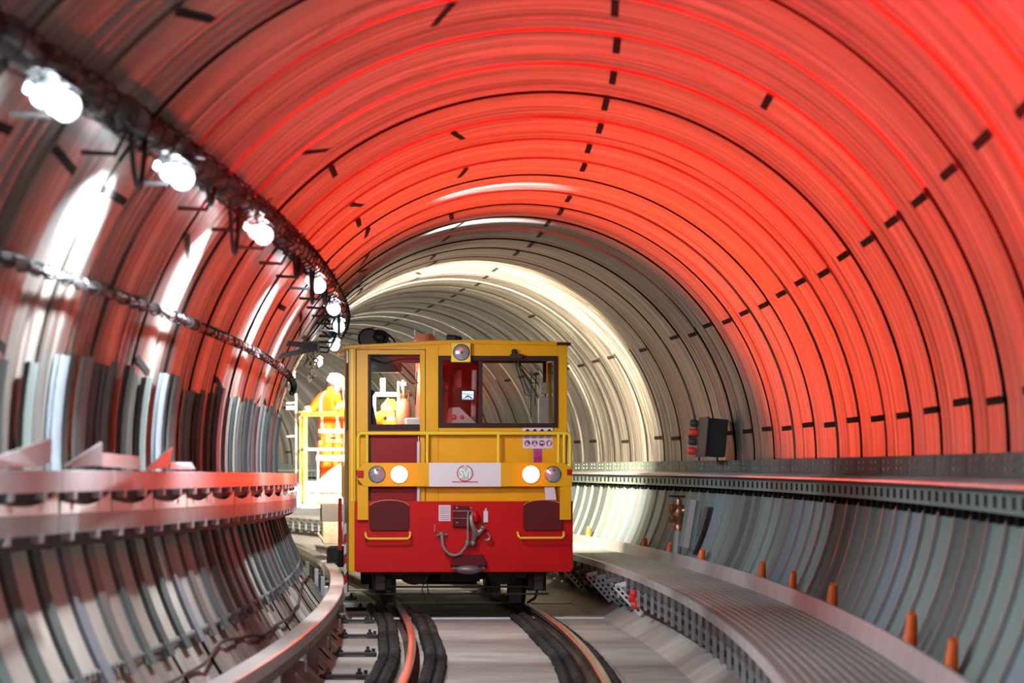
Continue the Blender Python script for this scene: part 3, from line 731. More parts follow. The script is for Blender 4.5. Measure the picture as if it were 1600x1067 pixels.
for a in (0, 1):
    x_ = (xl+.02, xr-.03)[a]; m.box(x_, x_+.01, .15, CB-.2, tz(668), tz(558))
m.build('side_window', 'glass', veh)
m = MB(); m.box(xl-.006, xl+.004, .10, 1.02, tz(672), tz(566)); m.build('side_window_gasket', 'black', veh)
# roof, slightly crowned, with gutter lip
m = MB(); top = [(-1.31, tz(542)), (-1.25, tz(540)), (-.15, tz(531.5)), (.35, tz(531)), (1.17, tz(534)), (1.215, tz(535))]
bot = [(1.215, tz(539)), (.9, tz(539)), (0, tz(537)), (-1.0, tz(543)), (-1.31, tz(546))]
m.prism(top+bot, -.06, CB+.05); m.build('roof', 'yellow', veh, bevel=.004)
m = MB(); m.box(tx(870), tx(892), -.07, CB, tz(539), tz(535)); m.build('roof_gutter', 'maroon', veh)
m = MB(); m.box(tx(549), tx(551), -.012, 0, tz(783), tz(546)); m.build('corner_trim', 'yellow_light', veh)
# door on the left of the front
m = MB(); fb(m, 557, 575, 547, 783, -.012, .03); fb(m, 656, 664, 547, 783, -.012, .03); fb(m, 575, 656, 547, 554, -.012, .03)
door = m.build('cab_door', 'yellow', veh, bevel=.003)
m = MB(); fb(m, 575, 580, 554, 783, -.008, .04); fb(m, 575, 656, 663, 672, -.006, .045); fb(m, 575, 656, 553, 556, -.008, .04); m.build('door_gasket', 'maroon', door)
m = MB(); fb(m, 580, 656, 556, 663, .012, .018); m.build('door_window', 'glass', door)
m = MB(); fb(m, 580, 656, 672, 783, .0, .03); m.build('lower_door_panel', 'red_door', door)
m = MB(); m.tube([(tx(653.5), -.05, tz(690)), (tx(653.5), -.05, tz(783))], .018, 8); m.tube([(tx(653.5), -.05, tz(681)), (tx(653.5), -.05, tz(690))], .005, 6); m.build('door_handle_bar', 'sign_bg', door, smooth=True)
m = MB(); fb(m, 580, 656, 557, 567, .10, .13); m.tube([(tx(580), .09, tz(560)), (tx(595), .09, tz(566)), (tx(604), .09, tz(568)), (tx(622), .09, tz(561)), (tx(656), .09, tz(560))], .012, 6); m.build('roller_blind', 'black', door)
# windscreen
m = MB(); fb(m, 685, 872, 556, 563.5, -.02, .05); fb(m, 685, 872, 661, 668, -.02, .05); fb(m, 685, 692, 563, 661, -.02, .05); fb(m, 866, 872, 563, 661, -.02, .05); fb(m, 748, 754, 563, 661, .0, .05)
ws = m.build('windscreen_gasket', 'maroon', veh, bevel=.004)
m = MB(); fb(m, 692, 866, 563, 662, .01, .016); m.build('windscreen', 'glass', veh)
# cab interior
m = MB(); pr = [(tx(701), tz(661)), (tx(706), tz(636)), (tx(720), tz(635)), (tx(748), tz(661))]; m.prism(pr, .30, .70); con = m.build('driving_console', 'interior_light', veh, bevel=.006)
for k, x in enumerate((711, 724)):
    m = MB(); m.lathe([(.026-.006*k, 0), (.028-.006*k, .02), (.02-.006*k, .035)], Matrix.Translation((tx(x), .30, tz(651))) @ Matrix.Rotation(D(90), 4, 'X'), 14); m.build('push_button', 'sign_red', con, smooth=True)
m = MB(); m.tube([(tx(708), .55, tz(637)), (tx(708), .55, tz(575))], .028, 8); m.ball((tx(706), .50, tz(577)), .09, .06, .07); m.build('seat_post', 'maroon', veh, smooth=True)
m = MB(); fb(m, 717, 728, 575, 602, .9, .95); fb(m, 694, 716, 600, 604, 1.0, 1.03); m.tube([(tx(748), .8, tz(575)), (tx(746), .8, tz(660))], .03, 8); m.build('cab_pillar', 'interior_light', veh)
m = MB(); fb(m, 724, 747, 607, 625, .50, .56); mon = m.build('monitor', 'black', veh, bevel=.006)
m = MB(); fb(m, 726, 744, 609.5, 622.5, .492, .50); m.build('screen', 'screen', mon)
m = MB()
for x in (727, 731, 736, 741, 744): bar(m, (tx(735), .489, tz(616)), (tx(x), .489, tz(622)), .004, .002)
bar(m, (tx(727), .489, tz(613)), (tx(743), .489, tz(615.5)), .003, .002); m.build('screen_lines', 'screen_line', mon)
MB().box(tx(851), tx(868), .8, .92, tz(664), tz(617)).box(tx(854), tx(866), .82, .90, tz(613), tz(594)).box(tx(858), tx(862), .84, .88, tz(620), tz(610)).build('seat_back', 'interior_light', veh, bevel=.03)
m = MB(); pts = [(576, 663), (576, 606), (580, 607), (588, 612), (584, 618), (583, 628), (587, 645), (590, 663)]
m.prism([(tx(a), tz(b)) for a, b in pts], .25, .32); m.build('hanging_coat', 'black', veh, bevel=.01)
# wipers
def wiper(arms, blade, d, name='wiper'):
    m = MB()
    for a in arms: m.tube([(tx(x), d, tz(y)) for x, y in a], .0065, 6)
    w_ = m.build(name, 'black', veh, smooth=True)
    b = MB(); b.tube([(tx(x), d-.012, tz(y)) for x, y in blade], .0055, 5); b.build('blade', 'black', w_); return w_
wp_ = wiper([[(803, 563), (821, 617), (828, 618)], [(809, 563), (814, 585), (822, 602), (827, 615)]], [(829.5, 580), (829, 654)], -.055)
m = MB(); m.box(tx(797), tx(815), -.09, -.02, tz(560), tz(553)); m.lathe([(.025, 0), (.03, .05), (.02, .07)], Matrix.Translation((tx(803), -.05, tz(553)-.02)), 12); m.tube([(tx(800), -.06, tz(549)), (tx(802), -.06, tz(546)), (tx(804), -.06, tz(549))], .01, 5); m.build('wiper_motor', 'black', wp_, smooth=True)
wiper([[(812, 567), (820, 582), (833, 599), (837, 597)], [(812, 566), (831, 587), (842, 600)]], [(838.5, 581), (836.5, 633)], .052)
wiper([[(613, 568), (622, 580), (645, 600), (650, 598)], [(625, 567), (640, 584), (654, 600)]], [(651.5, 581), (648.5, 633)], -.03)
# top headlamp
m = MB(); fb(m, 704.5, 734.5, 536, 566, -.10, -.002); hl = m.build('headlamp_box', 'yellow_light', veh, bevel=.004)
def lens(x, y, r, d, mt, parent, name='lens', bulge=.03):
    m = MB(); R = r*TS
    m.lathe([(R, 0), (R*.97, bulge*.5), (R*.7, bulge*.85), (R*.3, bulge), (.002, bulge*1.02)], Matrix.Translation((tx(x), d, tz(y))) @ Matrix.Rotation(D(90), 4, 'X'), 28)
    o = m.build(name, mt, parent, smooth=True)
    m = MB(); pts = [(tx(x)+R*1.04*math.cos(a), d-.006, tz(y)+R*1.04*math.sin(a)) for a in np.linspace(0, 2*PI, 29)]; m.tube(pts, .006, 6, cap=False)
    m.build('lamp_ring', 'chrome', o, smooth=True); return o
def bulb(x, y, d, parent):
    m = MB(); m.ball((tx(x), d, tz(y)), .016); m.tube([(tx(x), d, tz(y)), (tx(x), d+.01, tz(y+5))], .005, 5); m.build('bulb', 'steel', parent, smooth=True)
bulb(720, 551, -.135, lens(720, 551, 12, -.10, 'lens', hl))
# bumper beam with the plate
m = MB(); m.prism([(tx(558), tz(733)), (tx(570), tz(723)), (tx(880), tz(723)), (tx(893), tz(731)), (tx(893), tz(760)), (tx(568), tz(760)), (tx(558), tz(748))], -.13, -.07)
beam = m.build('bumper_beam', 'yellow', veh, bevel=.004)
m = MB(); fb(m, 669.5, 781.5, 723, 760, -.136, -.128); plate = m.build('name_plate', 'white', beam)
for (x0, x1, y0, y1) in ((558, 568, 735, 746), (885, 893, 733, 742)):
    m = MB(); fb(m, x0, x1, y0, y1, -.145, -.125); m.build('reflector', 'red', beam)
m = MB(); cx_, cy_, R = 725.5, 739.5, 12
for a0, a1 in ((97, 215), (222, 440)):
    m.tube([(tx(cx_+R*math.cos(D(a))), -.138, tz(cy_-R*math.sin(D(a)))) for a in np.linspace(a0, a1, 24)], .0055, 5)
m.box(tx(705), tx(746), -.141, -.134, tz(753.5), tz(752)); m.build('logo_ring', 'logo_red', plate)
m = MB(); m.lathe([(10*TS, 0), (10*TS, .003)], Matrix.Translation((tx(cx_), -.136, tz(cy_))) @ Matrix.Rotation(D(90), 4, 'X'), 28); m.build('logo_disc', 'logo_grey', plate)
def text(body, size, loc, mt, parent, name, sx=1.0, bold=.0):
    c = bpy.data.curves.new(name, 'FONT'); c.body = body; c.size = size; c.align_x = 'CENTER'; c.align_y = 'CENTER'; c.extrude = .0012; c.offset = bold
    c.materials.append(M[mt]); t_ = bpy.data.objects.new(name, c); COL.objects.link(t_); bpy.context.view_layer.update(); me = bpy.data.meshes.new_from_object(t_); bpy.data.objects.remove(t_, do_unlink=True)
    o = bpy.data.objects.new(name, me); COL.objects.link(o); o.parent = parent
    o.location = loc; o.rotation_euler = (D(90), 0, 0); o.scale = (sx, 1, 1); return o
text('SVI', .135, (tx(cx_), -.142, tz(739.8)), 'logo_white', plate, 'logo_letters', .72, .003)
for x, r, lit in ((588.5, 12.3, 0), (623, 13, 1), (828.5, 13, 1), (863, 11.8, 0)):
    l_ = lens(x, 741, r, -.13, 'tail' if lit else 'lens', beam, 'tail_lamp' if lit else 'marker_lamp', .035)
    if not lit: bulb(x, 734, -.165, l_)
# yellow brackets carrying the beam
m = MB(); fb(m, 558, 575, 758, 812, -.125, -.06); m.build('beam_bracket', 'yellow', veh, bevel=.003)
m = MB(); fb(m, 874, 891.5, 758, 812, -.125, -.06); m.build('beam_bracket', 'yellow', veh, bevel=.003)
# hand rail
def yx(pts, r=.022, d=-.10): return [(tx(x), d, tz(y)) for x, y in pts]
m = MB(); m.tube(yx([(559, 735), (559, 683), (560.5, 679), (564, 677), (884, 676.5), (889, 679), (890.5, 683), (890.5, 735)]), .021, 8)
hr = m.build('hand_rail', 'yellow_light', veh, smooth=True)
for x in (573, 667, 778, 872, 881):
    m = MB(); m.tube(yx([(x, 678), (x, 735)]), .017, 8); m.build('rail_post', 'yellow_light', hr, smooth=True)
# red lower body
m = MB(); fb(m, 554, 895, 783, 889, -.06, .02); m.prism([(tx(554), tz(888)), (tx(558), tz(893.5)), (tx(891), tz(893.5)), (tx(895), tz(888))], -.06, .02)
m.box(tx(895)-.03, tx(895), .02, 1.8, .43, 1.2); m.box(tx(545)+.01, tx(545)+.04, .02, 2.2, .43, 1.2)
low = m.build('lower_body', 'red', veh, bevel=.004)
def pad(x0, x1, y0, y1):
    m = MB(); n = 14; cx = (x0+x1)/2; w2 = (x1-x0)/2
    pts = [(x0, y1-4), (x0+3, y1), (x1-3, y1), (x1, y1-4), (x1, y0+10)]+[(cx+w2*math.cos(a)*.98, y0+10-10*math.sin(a)) for a in np.linspace(.15, PI-.15, n)]+[(x0, y0+10)]
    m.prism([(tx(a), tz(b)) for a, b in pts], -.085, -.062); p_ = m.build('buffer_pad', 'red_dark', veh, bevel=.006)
    m = MB(); m.tube([(tx(cx+w2*.98*math.cos(a)), -.085, tz(y0+10-10*math.sin(a))) for a in np.linspace(.15, PI-.15, n)], .005, 5); m.build('pad_edge', 'salmon', p_)
pad(577, 639, 781, 829); pad(817, 879, 781, 829)
def step(x0, x1, y0, y1):
    m = MB(); m.tube([(tx(x0), -.06, tz(y0)), (tx(x0), -.13, tz(y0)), (tx(x0), -.16, tz(y0+3)), (tx(x0)+.01, -.17, tz(y1-2)), (tx(x0+4), -.17, tz(y1)), (tx(x1-4), -.17, tz(y1)), (tx(x1)-.01, -.17, tz(y1-2)), (tx(x1), -.16, tz(y0+3)), (tx(x1), -.13, tz(y0)), (tx(x1), -.06, tz(y0))], .013, 8)
    m.build('foot_step', 'yellow_light', veh, smooth=True)
step(570.5, 640, 832, 841); step(808, 880, 832, 840)
# data plates, socket box, coupling
m = MB(); fb(m, 685, 703.5, 789, 814, -.067, -.058); dp = m.build('data_plate', 'sign_bg', veh)
m = MB()
for y in (792, 795, 798, 801, 805, 808, 811): fb(m, 687, 702, y, y+.8, -.069, -.066)
m.build('data_plate_lines', 'hose', dp)
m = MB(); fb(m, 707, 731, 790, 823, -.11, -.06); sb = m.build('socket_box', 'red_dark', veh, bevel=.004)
m = MB()
for (x, y) in ((713, 793), (735, 793), (713.5, 816)): m.lathe([(.013, 0), (.013, .02)], Matrix.Translation((tx(x), -.11, tz(y))) @ Matrix.Rotation(D(90), 4, 'X'), 6)
fb(m, 707, 738, 797.5, 798.8, -.13, -.10); fb(m, 706, 731, 809, 810, -.125, -.10); m.build('socket_trim', 'steel', sb)
m = MB(); fb(m, 755, 762, 798, 816, -.075, -.058); m.tube([(tx(758.5), -.08, tz(794)), (tx(758.5), -.08, tz(798))], .012, 6); m.build('small_plate', 'sign_bg', veh)
m = MB(); m.tube([(tx(a), b, tz(c)) for a, b, c in ((739, -.14, 800), (735, -.17, 808), (736, -.18, 818), (740, -.17, 828), (741, -.15, 836), (738, -.14, 845))], [.02, .024, .024, .03, .03, .02], 8)
m.tube([(tx(a), b, tz(c)) for a, b, c in ((731, -.12, 798), (730, -.14, 820), (730, -.15, 842), (728, -.15, 850))], .014, 8)
m.ball((tx(743), -.12, tz(834)), .05, .05, .04); m.ball((tx(738), -.13, tz(848)), .035); m.ball((tx(729), -.14, tz(848)), .03, .03, .04)
m.tube([(tx(740), -.13, tz(828)), (tx(748), -.14, tz(831)), (tx(753), -.14, tz(826))], .026, 8)
m.ball((tx(753), -.14, tz(824)), .035, .03, .03); m.tube([(tx(x), -.14, tz(y)) for x, y in ((759, 832), (764, 836), (764, 842), (759, 844), (755, 842))], .013, 7)
coup = m.build('coupling', 'steel', veh, smooth=True)
m = MB(); m.lathe([(.028, -.06), (.04, -.03), (.04, .02), (.02, .06)], Matrix.Translation((tx(742), -.15, tz(806))) @ Matrix.Rotation(D(-8), 4, 'Y'), 12); m.build('coupling_cap', 'red', coup, smooth=True)
m = MB(); m.ball((tx(731), -.10, tz(889)), .16, .10, .055, 20); m.prism([(tx(705), tz(889)), (tx(757), tz(889)), (tx(752), tz(872)), (tx(712), tz(872))], -.10, -.06, 0); m.build('coupling_funnel', 'steel', coup, smooth=True)
m = MB(); m.prism([(tx(703), tz(884)), (tx(760), tz(884)), (tx(754), tz(866)), (tx(708), tz(868))], -.15, -.062); m.build('funnel_shroud', 'red_dark', coup, bevel=.01)
m = MB(); hp = [(690, -.10, 834), (690, -.13, 841), (691, -.15, 852), (695, -.16, 860), (702, -.17, 865.5), (710, -.17, 867), (718, -.17, 864), (724, -.16, 857), (729, -.15, 849)]
m.tube([(tx(a), b, tz(c)) for a, b, c in hp], .017, 10); hose_ = m.build('brake_hose', 'hose', veh, smooth=True)
m = MB(); m.ball((tx(690), -.09, tz(834)), .04, .03, .028); m.tube([(tx(681), -.08, tz(838)), (tx(686), -.10, tz(835)), (tx(698), -.10, tz(835))], .014, 7); m.tube([(tx(690), -.11, tz(838)), (tx(690), -.12, tz(844))], .022, 10); m.build('hose_valve', 'steel', hose_, smooth=True)
m = MB(); m.tube([(tx(679), -.07, tz(819)), (tx(679), -.08, tz(824)), (tx(678.5), -.07, tz(830))], .007, 5); m.build('safety_pin', 'salmon', veh)
# grey bracket and bits above the red body
m = MB(); m.prism([(tx(850), tz(760)), (tx(866), tz(760)), (tx(869), tz(781)), (tx(852), tz(781))], -.10, -.055); m.build('socket_holder', 'sign_bg', veh, bevel=.004)
# warning labels
m = MB(); fb(m, 817, 864, 678.5, 700.5, -.006, -.001); fb(m, 817, 864, 668.3, 674.3, -.025, -.001); lab = m.build('safety_label', 'sign_bg', veh)
m = MB()
for k in range(4):
    x = 824.3+k*11.4; m.lathe([(4.7*TS, 0), (4.7*TS, .002)], Matrix.Translation((tx(x), -.007, tz(692.3))) @ Matrix.Rotation(D(90), 4, 'X'), 20)
m.build('pictogram_disc', 'violet', lab)
m = MB()      # boot, worker, goggles, glove
m.prism([(tx(a), tz(b)) for a, b in ((821.8, 690), (823.6, 690), (824, 693), (827, 694), (827, 695.5), (821.8, 695.5))], -.012, -.009)
m.lathe([(1.4*TS, 0), (1.4*TS, .002)], Matrix.Translation((tx(835.7), -.010, tz(689.8))) @ Matrix.Rotation(D(90), 4, 'X'), 10)
m.prism([(tx(a), tz(b)) for a, b in ((834, 692), (837.5, 692), (839, 696), (836.6, 696), (835.8, 693.8), (835, 696), (832.8, 696))], -.012, -.009)
m.prism([(tx(a), tz(b)) for a, b in ((843.6, 690.5), (850.6, 690.5), (850, 693), (847.8, 692.5), (846.4, 692.5), (844.2, 693))], -.012, -.009)
m.prism([(tx(a), tz(b)) for a, b in ((856.6, 696), (856, 691), (857.4, 691), (858, 688.8), (859.2, 689), (860.6, 689.4), (861.2, 691.4), (860, 696))], -.012, -.009)
m.build('pictogram_shape', 'sign_bg', lab)
m = MB()
for k in range(4):
    for j in range(3): fb(m, 819.2+k*11.4, 828.4+k*11.4-(j == 2)*2, 680.2+j*1.8, 681.0+j*1.8, -.0075, -.0055)
    m.prism([(tx(820+k*11.4), tz(673.8)), (tx(824.4+k*11.4), tz(669.5)), (tx(828.5+k*11.4), tz(673.8))], -.028, -.024)
m.build('label_print', 'maroon', lab)
m = MB(); fb(m, 833.8, 847, 701, 722.3, -.007, -.001); sg = m.build('danger_sign', 'sign_purple', veh)
m = MB()
m.tube([(tx(x), -.009, tz(y)) for x, y in ((836.5, 713), (836, 720), (838, 721))], .006, 4); m.tube([(tx(x), -.009, tz(y)) for x, y in ((844.5, 713), (845, 720), (843, 721))], .006, 4)
m.tube([(tx(x), -.009, tz(y)) for x, y in ((838.5, 720), (839, 714), (841, 718), (842, 713.5), (842.2, 720))], .006, 4)
m.tube([(tx(x), -.009, tz(y)) for x, y in ((838, 710), (840.5, 704), (843.5, 710), (838, 710))], .006, 4); m.build('sign_symbol', 'sign_red', sg)
# things on the roof
m = MB(); random.seed(3)
m.lathe([(.10, -.09), (.12, -.05), (.12, .05), (.10, .09)], Matrix.Translation((tx(577), .3, tz(528))) @ Matrix.Rotation(D(90), 4, 'X') , 20)
m.ball((tx(593), .3, tz(526)), .11, .12, .085)
for k in range(9):
    c = Vector((tx(592+random.uniform(-5, 5)), .3+random.uniform(-.1, .1), tz(526+random.uniform(-2, 2)))); R = .07+.05*random.random()
    ax = Matrix.Rotation(random.uniform(0, PI), 3, 'Z') @ Matrix.Rotation(random.uniform(.9, 1.6), 3, 'X')
    m.tube([c+ax @ Vector((R*math.cos(a), R*.75*math.sin(a), 0)) for a in np.linspace(0, 2*PI, 17)], .012, 5)
m.tube([(tx(x), .25, tz(y)) for x, y in ((598, 519), (608, 522), (615, 528), (619, 534))], .012, 6); m.tube([(tx(x), .28, tz(y)) for x, y in ((596, 522), (604, 527), (611, 534))], .012, 6)
m.build('roof_lamp', 'black', veh, smooth=True)
m = MB(); fb(m, 699, 716, 523, 530, .2, .5); m.tube([(tx(700), .2, tz(523)), (tx(712), .2, tz(523.5)), (tx(720), .2, tz(526))], .012, 5); m.ball((tx(718), .2, tz(528)), .04, .04, .03); m.tube([(tx(706), .2, tz(530)), (tx(706), .2, tz(533))], .012, 5); m.build('roof_camera', 'black', veh, bevel=.006)
m = MB(); a = L(540, 545, .5); m.tube([L(537, 545, .3), L(547, 539, .3)], .012, 6); m.box(L(544, 566, .3).x-.02, L(549, 566, .3).x, .3, .5, tz(566), tz(545)); m.build('side_marker', 'white_metal', veh)
# underframe, wheels
m = MB(); m.box(-1.05, 1.12, .05, 8.8, .60, .98); m.box(-.75, -.62, .2, 8.6, .35, .62); m.box(.62, .75, .2, 8.6, .35, .62)
m.box(-.95, -.75, .3, 1.0, .18, .5); m.box(.78, .98, .3, 1.0, .2, .5); m.box(-.35, .30, 1.9, 2.9, .22, .6)
m.box(-.2, .25, .5, .9, .30, .5); m.tube([(-1.0, .2, .17), (1.0, .2, .17)], .012, 6); m.tube([(-.9, .22, .25), (.9, .22, .25)], .012, 6)
m.tube([(-.38, .1, .42), (-.35, .1, .2), (-.22, .1, .05)], .008, 5); m.tube([(-.35, .1, .42), (-.42, .1, .22), (-.38, .1, .12)], .008, 5)
m.build('underframe', 'grime', veh, bevel=.01)
for y in (1.55, 6.6):
    m = MB(); m.tube([(-.78, y, .36), (.78, y, .36)], .07, 12); ax = m.build('axle', 'grime', veh, smooth=True)
    for sx in (-1, 1):
        m = MB(); m.lathe([(.10, .07), (.30, .06), (.36, .065), (.365, -.055), (.39, -.062), (.39, -.085), (.30, -.08), (.10, -.07)], Matrix.Translation((sx*.76, y, .365)) @ Matrix.Rotation(D(90*sx), 4, 'Y'), 36)
        m.build('wheel', 'grime', ax, smooth=True)
    m = MB()
    for sx in (-1, 1): m.box(sx*.98-.08, sx*.98+.08, y-.16, y+.16, .24, .56); m.tube([(sx*.98, y-.5, .62), (sx*.98, y-.2, .47), (sx*.98, y+.2, .47), (sx*.98, y+.5, .62)], .03, 6)
    m.build('axle_box', 'grime', ax, bevel=.01)
for sx in (-1, 1):    # cylinders and sanding gear seen below the skirt
    m = MB(); m.lathe([(.16, 0), (.20, .03), (.20, .2), (.16, .24)], Matrix.Translation((sx*.50, .25, .47)) @ Matrix.Rotation(D(-90), 4, 'X'), 20); m.build('brake_cylinder', 'grime', veh, smooth=True)
    m = MB(); m.box(sx*.88-.05, sx*.88+.05, .10, .30, .22, .44); m.tube([(sx*.88, .2, .24), (sx*.86, .35, .12), (sx*.80, .6, .06)], .016, 6); m.build('sand_pipe', 'grime', veh)
for q_ in ((tx(805)-.03, tx(818)+.03, .05), (tx(774), tx(788), .12), (tx(600), tx(622), .02)): MB().box(q_[0], q_[1], .6, .9, q_[2], .45).build('wheel_guard', 'grime', veh, bevel=.01)
# deck behind the cab with crane column
m = MB(); m.box(-1.15, 1.18, CB+.05, 8.9, .96, 1.04); m.build('deck', 'steel', veh, bevel=.005)
c_ = L(664, 600, 3.2); c0 = L(664, 522, 3.2); rr_ = 15*TS*1.08
m = MB(); m.lathe([(rr_*1.25, 1.04), (rr_*1.25, 1.12), (rr_, 1.14), (rr_, c0.z-.09), (rr_*1.22, c0.z-.08), (rr_*1.05, c0.z-.01), (rr_*1.0, c0.z)], Matrix.Translation((c_.x, 3.2, 0)), 24)
col = m.build('crane_column', 'salmon', veh, smooth=True)
m = MB()
for x in (648, 678): a = L(x, 525, 3.1); b = L(x, 515, 3.1); m.tube([a, b], .008, 5)
m.build('column_pin', 'white_metal', col)
# red and white marker board, red strip, boxes on the left flank
m = MB(); a = L(528, 859, 2.6); b = L(534, 778, 2.6); m.box(a.x, b.x, 2.55, 2.6, a.z, b.z); m.build('red_bar', 'red', veh, bevel=.004)
m = MB(); a = L(537, 930, 1.2); b = L(542.5, 820, 1.2)
n = 7
for k in range(n):
    z0 = a.z+(b.z-a.z)*k/n; z1 = a.z+(b.z-a.z)*(k+1)/n; m.add([(a.x, 1.2, z0), (b.x, 1.2, z0+.04), (b.x, 1.2, z1+.04), (a.x, 1.2, z1), (a.x, 1.23, z0), (b.x, 1.23, z0+.04), (b.x, 1.23, z1+.04), (a.x, 1.23, z1)],
          [(0, 1, 2, 3), (7, 6, 5, 4), (0, 4, 5, 1), (1, 5, 6, 2), (2, 6, 7, 3), (3, 7, 4, 0)], k % 2)
m.build('marker_board', ['redwhite', 'red'], veh)
m = MB(); a = L(534, 777, 2.5); b = L(548, 727, 2.5); m.box(a.x, b.x, 2.42, 2.75, a.z, b.z); m.build('side_locker', 'yellow', veh, bevel=.006)
m = MB(); a = L(536, 845, 2.45); b = L(548, 780, 2.45); m.box(a.x, b.x+.2, 2.44, 2.6, a.z, b.z); m.tube([L(541, 782, 2.4), L(541, 840, 2.4)], .012, 6); m.tube([L(543, 835, 2.4), L(543, 925, 2.4)], .012, 6); m.build('side_panel', 'galv', veh)
m = MB(); a = L(502, 815, 5.5); b = L(530, 788, 5.5); m.box(a.x, b.x+.3, 5.5, 6.6, a.z, b.z); m.build('platform_base', 'grime', veh, bevel=.01)
m = MB(); a = L(504, 850, 5.3); b = L(530, 815, 5.3); m.box(a.x, b.x+.3, 5.3, 6.2, a.z, b.z); m.tube([L(496, 832, 5.2), L(506, 845, 5.2), L(510, 850, 5.2)], .02, 6); m.build('timber_block', 'wood', veh, bevel=.01)
m = MB(); c = L(527, 869, 4.5); m.lathe([(.10, -.13), (.135, -.10), (.135, .10), (.10, .13)], Matrix.Translation((c.x, 4.5, c.z)), 18); m.build('air_tank', 'black', veh, smooth=True)
# flood lamp housings that give the light behind the cab
for (x, y, z, n_) in ((-.75, 2.62, 2.82, 0), (-.05, 2.66, 2.74, 0)):
    m = MB(); m.box(x-.2, x+.2, y-.15, y+.06, z-.12, z+.14); m.tube([(x, y-.1, z), (x, CB, z+.05)], .02, 6); m.build('flood_lamp', 'housing', veh, bevel=.01)

# ------------------------------------------------------------------ loads seen behind the cab
def lying(name, d, label, cat, x=600):
    o = empty(name, TM @ Matrix.Translation(Vector((L(x, 700, d).x, d, 1.04))), label, cat); return o
def to_local(o):
    inv = o.matrix_world.inverted() @ TM; return lambda x, y, d: inv @ L(x, y, d)
g = lying('gas_bottle', 3.6, 'reddish brown gas bottle with brass valve on the deck, seen through the cab door window', 'gas bottle', 630.5)
q = to_local(g); R = 12.5*TS*1.09; z1 = q(630, 626, 3.6).z
m = MB(); m.lathe([(R*.95, 0), (R, .03), (R, z1-.13), (R*.93, z1-.06), (R*.72, z1-.01), (R*.45, z1+.02), (R*.3, z1+.03)], n=24); m.build('cylinder', 'salmon', g, smooth=True)
m = MB(); m.lathe([(.04, z1+.02), (.045, z1+.05), (.03, z1+.07), (.03, z1+.13)], n=10); m.tube([(-.08, 0, z1+.12), (-.03, 0, z1+.06), (.03, 0, z1+.07), (.09, 0, z1+.13)], .014, 6); m.tube([(-.05, 0, z1+.02), (-.06, 0, z1+.12)], .012, 5); m.tube([(.05, 0, z1+.02), (.07, 0, z1+.14)], .012, 5); m.build('valve', 'brass', g, smooth=True)
g = lying('pump_stand', 5.2, 'bright white lamp stand with crossbar behind the cab, seen through the door window', 'stand', 612)
q = to_local(g); m = MB()
m.tube([q(583, 616, 5.2), q(625, 616, 5.2)], .028, 8); m.tube([q(598, 591, 5.2), q(598, 616, 5.2)], .032, 8); m.tube([q(622, 596, 5.2), q(622, 760, 5.2)], .012, 6); m.tube([q(585, 616, 5.2), q(585, 766, 5.2)], .02, 6)
m.tube([q(629, 594, 5.2), q(629, 620, 5.2)], .014, 6); m.tube([q(625, 598, 5.2), q(634, 598, 5.2)], .010, 6); m.tube([q(626, 602, 5.2), q(634, 601, 5.2)], .008, 5); m.build('frame', 'white_metal', g, smooth=True)
g = lying('equipment_case', 3.0, 'pale grey box behind the cab, lower right of the door window', 'case', 648)
q = to_local(g); m = MB(); b = q(658, 653, 3.0); m.box(-.12, .16, -.15, .15, 0, b.z); m.build('box', 'sign_bg', g, bevel=.02)
MB().box(-.125, .165, -.155, .155, b.z-.12, b.z-.105).build('lid_seam', 'hose', g)

# ------------------------------------------------------------------ work platform basket at the left flank
BY = 6.6                                # depth of its front side behind the cab front
pf = empty('work_platform', TM @ Matrix.Translation(L(505, 787, BY)), 'yellow and white railed work platform at the left flank of the vehicle, floodlit', 'work platform')
pi_ = pf.matrix_world.inverted() @ TM
def B(x, y, d=0.): return pi_ @ L(x, y, BY+d)
def fr(m, x0, x1, y0, y1, d=0., th=.04):
    a = B(x0, y1, d); b = B(x1, y0, d); m.box(a.x, b.x, a.y, a.y+th, a.z, b.z); return m
fr(MB(), 476, 536, 752, 770).build('upper_toe_board', 'white_metal', pf, bevel=.004)
fr(MB(), 476, 536, 772, 787, -.02).build('lower_toe_board', 'white_metal', pf, bevel=.004)
fr(MB(), 495, 545, 784, 789, -.03).build('bottom_edge', 'yellow_light', pf)
m = MB(); a = B(470, 788); b = B(640, 788); m.box(a.x, b.x, 0, 1.4, -.06, .0); m.build('platform_floor', 'steel', pf)
m = MB(); m.tube([B(470, 646, 1.3), B(468, 645, .7), B(474, 647, 0), B(478, 647.5, 0), B(545, 646.5, 0), B(616, 647, 0)], .030, 8); m.build('top_rail', 'yellow_light', pf, smooth=True)
m = MB(); m.tube([B(478, 702, 0), B(545, 702, 0), B(616, 702, 0)], .022, 8); m.tube([B(470, 702, 1.3), B(478, 702, 0)], .022, 8); m.build('middle_rail', 'white_metal', pf, smooth=True)
for (x, d, w_) in ((477.5, 0, 3.2), (469.5, .9, 2.0), (473, 1.3, 1.6), (497, 0, 1.8), (541, 0, 2)):
    m = MB(); y0 = 703 if x == 497 else 646; a = B(x-w_, 788, d); b = B(x+w_, y0, d); m.box(a.x, b.x, a.y, a.y+.05, 0, b.z); m.build('post', 'white_metal' if x > 490 else 'yellow_light', pf, bevel=.004)
m = MB(); a = B(494, 720); b = B(545, 711); m.box(a.x, b.x, .0, .04, a.z, b.z); m.build('white_board', 'white_metal', pf)
